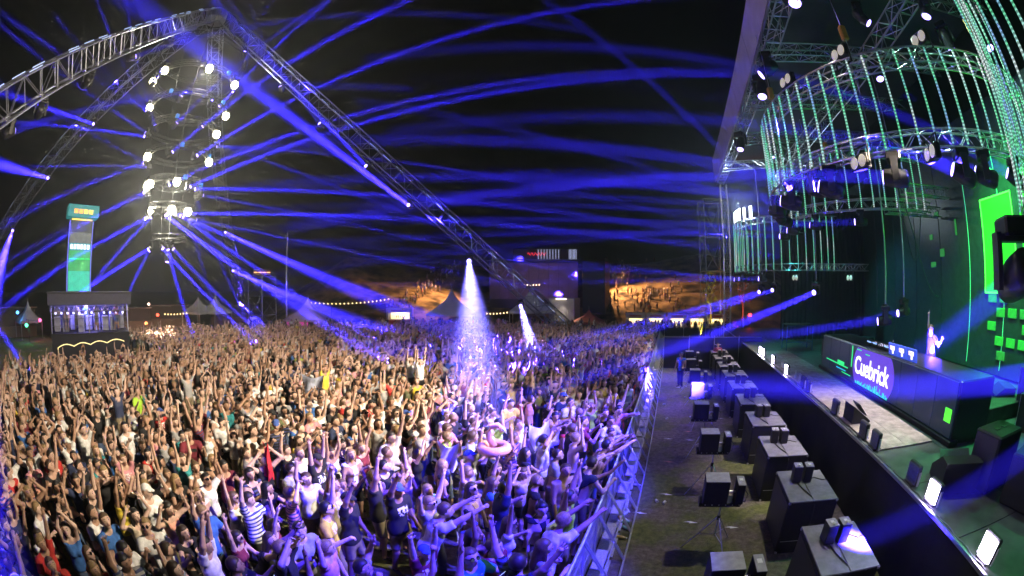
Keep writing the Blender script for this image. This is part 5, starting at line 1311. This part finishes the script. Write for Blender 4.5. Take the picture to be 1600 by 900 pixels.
def make_person(loc, face, pose, fem, sleeve, bott, hair, cols, label, group, s=1., var=0, shirtmat=None, extra=None):
    ms, J = proto(pose, fem, sleeve, bott, hair, var)
    t = obj('person', ms['body'], None, loc); t.rotation_euler = (0,0,face); t.scale = (s,s,s); t.color = (*cols['skin'],1)
    tag(t, label, 'person', group)
    for k_ in ('shirt','trousers','shorts','hair','cap'):
        if k_ in ms:
            o = obj(k_, ms[k_], t); o.color = (*cols[{'shirt':'shirt','trousers':'trousers','shorts':'trousers','hair':'hair','cap':'cap'}[k_]],1)
            if k_ == 'shirt' and shirtmat is not None: o.material_slots[0].link = 'OBJECT'; o.material_slots[0].material = shirtmat
    if extra == 'sunglasses':
        F_, L_, U_ = head_frame(J); c = J['head']; b = MB()
        for sg in (1,-1):
            e = c+U_*.016+F_*.098+L_*sg*.033; b.add(*tube_mesh([e-F_*.006, e+F_*.006], [.026,.026], 8))
            b.add(*tube_mesh([c+U_*.018+F_*.095+L_*sg*.06, c+U_*.02+L_*sg*.098], [.004,.004], 4))
        b.add(*tube_mesh([c+U_*.02+F_*.1-L_*.06, c+U_*.02+F_*.102+L_*.06], [.004,.004], 4)); b.build('sunglasses', mat('sunglass_black', (.01,.01,.012), .12), t)
    return t, J
# ---- where people stand
cand = []
def blocked(x, y):
    if x < -24.5 and y < 9.5: return True
    if math.hypot(x,y) > 40 or y > 39.3: return True
    if (x+3.75)**2/.5+(y-3.95)**2/.45 < 1: return True
    for f in FEET.values():
        if abs(x-f.x) < 1.7 and abs(y-f.y) < 1.7: return True
    return False
row = 0; y = -8.0
while y < 39.5:
    x = -1.50+(.28 if row % 2 else 0)
    while x > -44:
        xx, yy = x+rc.uniform(-.15,.15), y+rc.uniform(-.15,.15)
        if x > -1.6: xx = -1.42+rc.uniform(-.05,.03)
        d = math.hypot(xx,yy)
        clump = math.sin(xx*1.3+.7*math.sin(yy*.9))*math.sin(yy*1.1+.8*math.sin(xx*.7))
        if not blocked(xx,yy) and d > 2.0 and not (clump < -.62 and d > 9 and rc.random() < .6):
            p = proj((xx,yy,1.6)); p2 = proj((xx,yy,2.0))
            if -40 < p[0] < 1100 and p2[1] < 935 and p[1] > 400: cand.append((math.sqrt(d*d+3.3**2), xx, yy, p))
        x -= .63 if d < 13 else .66
    y += .65; row += 1
cand.sort()
NEAR = cand[:298]; REST = cand[298:]
UPP = ['clap_up','vee_up','vee_up','straight_up','right_up','right_up','left_up','elbows_out','elbows_out','heart','chest_clap','down','phone','reach','fist_up','hands_head','one_wave','point_up','down','down','phone','chest_clap','folded']
def pick_shirt(r): 
    k_ = r.uniform(0, sum(s_[2] for s_ in SHIRTS))
    for s_ in SHIRTS:
        k_ -= s_[2]
        if k_ <= 0: return s_
    return SHIRTS[0]
people = []
COMBO = [(False,.17,'long','short',0),(False,.17,'short','short',1),(False,.17,'short','cap',0),(True,.0,'short','long',0),(True,.06,'skirt','long',1),(False,.03,'short','short',0),(True,.0,'short','bun',1),(False,None,'short','short',0)]
CW = [5,5,2,5,3,3,2,1]
for (d, x, y, p) in NEAR:
    pose = rc.choice(UPP)
    if x > -1.6: pose = rc.choice(['reach','reach_one','reach','vee_up','right_up','straight_up','reach_one','chest_clap'])
    fem, sl, bt, hr, va = rc.choices(COMBO, CW)[0]
    sh = pick_shirt(rc); hn, hcol = rc.choice(HAIRS); tn, tcol = rc.choice(TROUS); capc = rc.choice([('white',(.7,.7,.7)),('black',(.015,.015,.016)),('blue',(.05,.1,.35))])
    pr = None; garment = ('t-shirt' if sl == .17 else 'blouse' if sl == .06 else 'tank top')
    adj = sh[0]
    if sl is None: garment = None
    elif sl == .17 and rc.random() < .30: pr = CL_CHEST; adj = sh[0]+' printed'
    elif rc.random() < .06: pr = CL_STRIPE; adj = sh[0]+' striped'
    elif fem and rc.random() < .12: pr = CL_FLOWER; adj = sh[0]+' flowered'
    gl = 'sunglasses' if rc.random() < .10 else None
    hairw = (capc[0]+' cap') if hr == 'cap' else (('long '+hn if hr == 'long' else 'tied '+hn if hr == 'bun' else 'short '+hn)+' hair')
    dress = 'bare chested' if garment is None else adj+' '+garment
    base = ('person bare chested, ' if garment is None else 'person in '+dress+', ')+hairw+(', sunglasses' if gl else '')+', '+PHRASE[pose]
    people.append(dict(d=d,x=x,y=y,p=p,pose=pose,fem=fem,sl=sl,bt=bt,hr=hr,va=va,pr=pr,gl=gl,base=base,dress=dress,hairw=hairw,
        cols=dict(skin=rc.choice(SKINS),shirt=sh[1],hair=hcol,trousers=tcol,cap=capc[1]), s=rc.uniform(.98,1.11)*(.95 if fem else 1.0), face=math.atan2(rc.uniform(1,15)-y, 7.5-x)+rc.uniform(-.25,.25)))
# labels that single out each person
used = {}
def spots_(q):
    if q['x'] > -1.6: yield ' at the barrier'
    ns = sorted((o for o in people if o is not q), key=lambda o: (o['x']-q['x'])**2+(o['y']-q['y'])**2)[:7]
    for o in ns:
        dx, dy = o['p'][0]-q['p'][0], o['p'][1]-q['p'][1]
        rel = ('left of' if dx > 0 else 'right of') if abs(dx) > abs(dy) else ('behind' if dy > 0 else 'in front of')
        yield ', %s %s' % (rel, (o['dress'] if o['dress'] != 'bare chested' else 'bare chest'))
    for o in ns:
        yield ', near '+o['dress']
    for o in ns:
        dx = o['p'][0]-q['p'][0]; yield ', %s %s' % ('left of' if dx > 0 else 'right of', o['hairw'])
from collections import Counter
cnt = Counter(q['base'] for q in people)
for q in people:
    lab = q['base']
    if cnt[lab] > 1 or lab in used:
        for sfx in spots_(q):
            if lab+sfx not in used and len((lab+sfx).split()) <= 16: lab = lab+sfx; break
    if lab in used:
        for sfx in spots_(q):
            alt = 'person in '+q['dress']+', '+PHRASE[q['pose']]+sfx
            if alt not in used and len(alt.split()) <= 16: lab = alt; break
    used[lab] = 1; q['label'] = lab
PHN = sorted(q['p'][0] for q in people if q['pose'] == 'phone')
for q in people:
    t, J = make_person((q['x'],q['y'],0), q['face'], q['pose'], q['fem'], q['sl'], q['bt'], q['hr'], q['cols'], q['label'], 'people in the crowd', q['s'], q['va'], q['pr'], q['gl'])
    q['J'] = J
    if q['pose'] == 'phone':
        h = ((J['lwr']+J['lf']*.11)+(J['rwr']+J['rf']*.11))/2*q['s']; c_, s__ = math.cos(q['face']), math.sin(q['face'])
        loc = (q['x']+h[0]*c_-h[1]*s__, q['y']+h[0]*s__+h[1]*c_, h[2])
        ph = thing('phone', 'phone held up before a %s, %s phone from the left' % (q['dress'], (ORD+['last but few']*30)[PHN.index(q['p'][0])]), 'phone', loc, q['face'], 'phones held up in the crowd')
        MB().bev((.006,0,.0), (.010,.15,.075), .004).build('case', BLACK, ph); MB().box((-.003,0,0), (.004,.14,.066)).build('screen', mat('phone_screen', (.5,.6,.8), .3, 0, 0, emit=(.6,.75,1), estr=1.6), ph)
# ---- all others: one mass
LOWP = []
for pose in ('clap_up','vee_up','straight_up','right_up','left_up','elbows_out','heart','reach','down','fist_up','one_wave','chest_clap','hands_head','phone','folded'):
    for fem in (False, True): LOWP.append((pose, fem))
MID = [low_person(po, fe, .054, .006, .0 if fe else .17, 'short' if fe else 'long', fe, .06, .15) for po, fe in LOWP]
FAR = [low_person(po, fe, .112, .028, .0 if fe else .17, 'short' if fe else 'long', fe, .06, .15) for po, fe in LOWP]
def person_mass(name, places, label, cat):
    VV, QQ, CC = [], [], []; off = 0
    for (x, y, z, face, s, lib, idx, cols) in places:
        V, Q, reg = lib[idx]
        c_, s_ = math.cos(face), math.sin(face)
        W = np.empty_like(V); W[:,0] = (V[:,0]*c_-V[:,1]*s_)*s+x; W[:,1] = (V[:,0]*s_+V[:,1]*c_)*s+y; W[:,2] = V[:,2]*s+z
        VV.append(W); QQ.append(Q+off); CC.append(np.array(cols)[reg]); off += len(V)
    V = np.concatenate(VV); Q = np.concatenate(QQ).astype(np.int32); C = np.concatenate(CC)
    me = bpy.data.meshes.new(name); me.vertices.add(len(V)); me.vertices.foreach_set('co', V.astype(np.float32).ravel())
    me.loops.add(Q.size); me.loops.foreach_set('vertex_index', Q.ravel()); me.polygons.add(len(Q))
    me.polygons.foreach_set('loop_start', np.arange(0, Q.size, 4, dtype=np.int32))
    try: me.polygons.foreach_set('loop_total', np.full(len(Q), 4, np.int32))
    except Exception: pass
    at_c = me.attributes.new('Col', 'FLOAT_COLOR', 'POINT'); at_c.data.foreach_set('color', np.concatenate([C, np.ones((len(C),1))],1).astype(np.float32).ravel())
    me.polygons.foreach_set('use_smooth', np.ones(len(Q), bool)); me.update(calc_edges=True)
    me.materials.append(CROWDMAT); o = obj(name, me, None, None, 'stuff'); tag(o, label, cat); return o
CROWDMAT = bpy.data.materials.new('crowd_skin_and_cloth'); CROWDMAT.use_nodes = True; nt = CROWDMAT.node_tree; b_ = nt.nodes['Principled BSDF']; b_.inputs['Roughness'].default_value = .75
an = nt.nodes.new('ShaderNodeAttribute'); an.attribute_name = 'Col'; nt.links.new(an.outputs['Color'], b_.inputs['Base Color'])
def rand_cols(r): return [r.choice(SKINS), pick_shirt(r)[1], r.choice(TROUS)[1], r.choice(HAIRS)[1]]
pl = []
for i, (d, x, y, p) in enumerate(REST):
    up = rc.random() < .58
    idx = rc.choice([j for j,(po,fe) in enumerate(LOWP) if (po not in ('down','chest_clap','phone','folded')) == up])
    pl.append((x, y, 0, math.atan2(rc.uniform(1,15)-y, 7.5-x)+rc.uniform(-.3,.3), rc.uniform(.95,1.09), MID if i < 280 else FAR, idx, rand_cols(rc)))
DOWN = [j for j,(po,fe) in enumerate(LOWP) if po in ('down','chest_clap','folded')]
# people waiting at the kiosks and strolling behind the crowd
for i in range(70):
    px = rc.uniform(960,1150); v = atd(px,505,rc.uniform(42.3,44.2)); pl.append((v[0],v[1],0,rc.uniform(0,6.28),rc.uniform(.94,1.05),FAR,rc.choice(DOWN),rand_cols(rc)))
for i in range(140):
    px = rc.uniform(420,930); v = atd(px,505,rc.uniform(41,49)); pl.append((v[0],v[1],0,rc.uniform(0,6.28),rc.uniform(.94,1.05),FAR,rc.choice(DOWN),rand_cols(rc)))
for i in range(7):
    c_ = R_(-9); lx, ly = rc.uniform(-2.5,-.4), -2.6+.8*i; pl.append((-28.6+lx*math.cos(c_)-ly*math.sin(c_), 4.5+lx*math.sin(c_)+ly*math.cos(c_), 2.365, rc.uniform(-.5,.5), 1, FAR, rc.choice(DOWN), rand_cols(rc)))
for (px,py) in ((640,560),(655,563),(290,585),(180,610),(505,575)):
    v = onz(px,py,2.4); pl.append((v[0],v[1],.72,math.atan2(8-v[1],7.5-v[0]),1.,MID,rc.choice([2,4]),rand_cols(rc)))
person_mass('crowd', pl, 'dense mass of dancing people filling the ground behind the nearer rows', 'crowd')
# people on the floodlit slopes
def on_hill(px, py):
    d = ray(px,py)
    for t_ in np.arange(50, 140, .5):
        q = EYE+d*t_
        if hill_h(q[0],q[1])-.25 >= q[2]: return q
    return None
hp = []
def slope_people(n, fn):
    for i in range(n):
        q = on_hill(*fn())
        if q is not None: hp.append((q[0],q[1],hill_h(q[0],q[1])-.3,rc.uniform(-2.6,-.6),rc.uniform(.50,.72),FAR,rc.choice(DOWN),rand_cols(rc)))
def band():
    u = rc.random(); return 612+105*u+rc.gauss(0,5), 492-74*u+rc.gauss(0,7)
slope_people(120, band)
for (cx,cy_,sx,sy,n) in [(1010,485,30,8,26),(960,470,10,14,14),(957,432,9,7,16),(985,438,11,7,16),(1003,463,14,5,16),(1020,468,12,5,14),(975,420,10,5,10),(1050,455,12,10,10),(990,408,16,4,12)]:
    slope_people(n, lambda: (rc.gauss(cx,sx), rc.gauss(cy_,sy)))
person_mass('hillside_crowd', hp, 'groups of people resting on the floodlit slopes behind the site', 'crowd')
# ---- people with a place of their own
gcol = dict(skin=SKINS[1],shirt=(.06,.22,.75),hair=(.02,.012,.01),trousers=(.012,.012,.014),cap=(0,0,0))
make_person((.61,21.5,0), R_(-115), 'down', False, .03, 'long', 'short', gcol, 'guard in a blue vest and dark trousers standing in the pit', None, 1.02, 3)
gcol2 = dict(skin=SKINS[0],shirt=(.35,.04,.05),hair=(.02,.012,.01),trousers=(.012,.012,.014),cap=(0,0,0))
make_person((3.0,27.15-1.3,0), R_(-100), 'folded', False, .17, 'long', 'short', gcol2, 'person in a red top behind the farthest subwoofer', None, .98, 3)
POSES['dj'] = (((-.15,.55,-.55),(.05,.75,.85),'point'), ((.12,-.16,.97),(.05,-.03,.99),'point'))
djc = dict(skin=SKINS[3],shirt=(.012,.012,.014),hair=(.06,.035,.02),trousers=(.012,.012,.014),cap=(0,0,0))
make_person((8.75,11.3,SZ+.412), R_(178), 'dj', False, .17, 'long', 'short', djc, 'DJ in a black t-shirt behind the booth, one arm straight up', None, 1.03, 5)
# ---- inflatable flamingo and cloths held over the heads
fl_ = thing('inflatable_flamingo', 'pale pink inflatable flamingo held above the crowd', 'inflatable', tuple(onz(772,700,1.95)), R_(15)); fl_.scale = (.72,.72,.72)
PINK = mat('flamingo_vinyl', (.85,.42,.40), .3, 0, .08)
nk = [(.0,0,.05),(-.12,0,.25),(-.16,0,.45),(-.06,0,.62),(.10,0,.66),(.20,0,.58)]
b = MB().tube(nk, [.10,.085,.08,.08,.085,.07], 10); b.sm = True; b.build('neck', PINK, fl_)
b = MB().tube([(.19,0,.585),(.29,0,.52),(.33,0,.44)], [.06,.045,.01], 8); b.sm = True; b.build('beak', WHITEP, fl_)
b = MB().tube([(.33,0,.445),(.335,0,.40)], [.022,.008], 6); b.build('beak_tip', BLACK, fl_)
b = MB().ring((0,0,0), .34, .13, 28, 10); b.sm = True; b.build('ring', PINK, fl_)
for sy in (-1,1): MB().lathe((.13,sy*.075,.63), [(.014,-.01),(.014,.01)], 8).build('eye', BLACK, fl_)
wg = MB().tube([(-.1,.36,.05),(-.35,.42,.16),(-.5,.40,.12)], [.09,.08,.02], 8); wg.sm = True; wg.build('wing', WHITEP, fl_)
def held_cloth(px, py, z, w, h, col, label, rz):
    q = onz(px,py,z); t = thing('held_cloth', label, 'cloth', tuple(q), rz); b = MB(); n, m_ = 12, 10
    for i in range(n+1):
        for j in range(m_+1):
            u, v_ = i/n, j/m_; b.v.append((w*(u-.5)*(1-.25*v_), .10*math.sin(u*9+v_*4)*(.3+v_), -h*v_-.12*math.sin(u*PI)+.05*math.sin(u*13)*v_))
    for i in range(n):
        for j in range(m_): a = i*(m_+1)+j; b.f.append((a,a+1,a+m_+2,a+m_+1)); b.m.append(0)
    b.sm = True; b.build('fabric', col, t)
held_cloth(488,585,2.25,.8,.7, mat('cloth_white_blue', (.55,.60,.80), .8, 0, .4, 5), 'white and blue cloth held up in the middle of the crowd', .5)
held_cloth(843,660,2.15,.5,.6, mat('cloth_white', (.75,.75,.78), .8), 'white shirt swung above the front rows', .9)
held_cloth(700,690,2.1,.45,.5, mat('cloth_white'), 'white cloth waved left of the flamingo', .2)
held_cloth(413,690,2.15,.14,.7, mat('cloth_red', (.6,.02,.03), .8), 'narrow red scarf held up in the crowd', .2)
# ---------------------------------------------------------------- haze that makes the beams visible
hz = MB().box((-10,25,18.0), (260,260,38.0)).build('haze', None, None, None, 'stuff')
hm = bpy.data.materials.new('haze'); hm.use_nodes = True; nt = hm.node_tree; nt.nodes.clear()
o_ = nt.nodes.new('ShaderNodeOutputMaterial'); v_ = nt.nodes.new('ShaderNodeVolumePrincipled'); v_.inputs['Density'].default_value = HAZE; v_.inputs['Color'].default_value = (.85,.87,.92,1); v_.inputs['Anisotropy'].default_value = .58
nt.links.new(v_.outputs[0], o_.inputs['Volume']); hz.data.materials.clear(); hz.data.materials.append(hm)
tag(hz, 'thin even stage haze over the whole site', 'haze')
# wide washes would only fog the air evenly and drown the beams in noise: they light surfaces, the beams light the haze
lc = bpy.data.collections.new('haze_excluded'); lc.objects.link(hz); lc.collection_objects[0].light_linking.link_state = 'EXCLUDE'
for o in [o for o in COL.objects if o.type == 'LIGHT']:
    L = o.data
    wide = (L.type == 'SPOT' and L.spot_size > R_(12) and o.name not in KEEP_IN_HAZE) or (L.type == 'POINT' and o.name not in KEEP_IN_HAZE) or L.type == 'SUN' or o.name.startswith('strobe_glow')
    if wide: o.light_linking.receiver_collection = lc
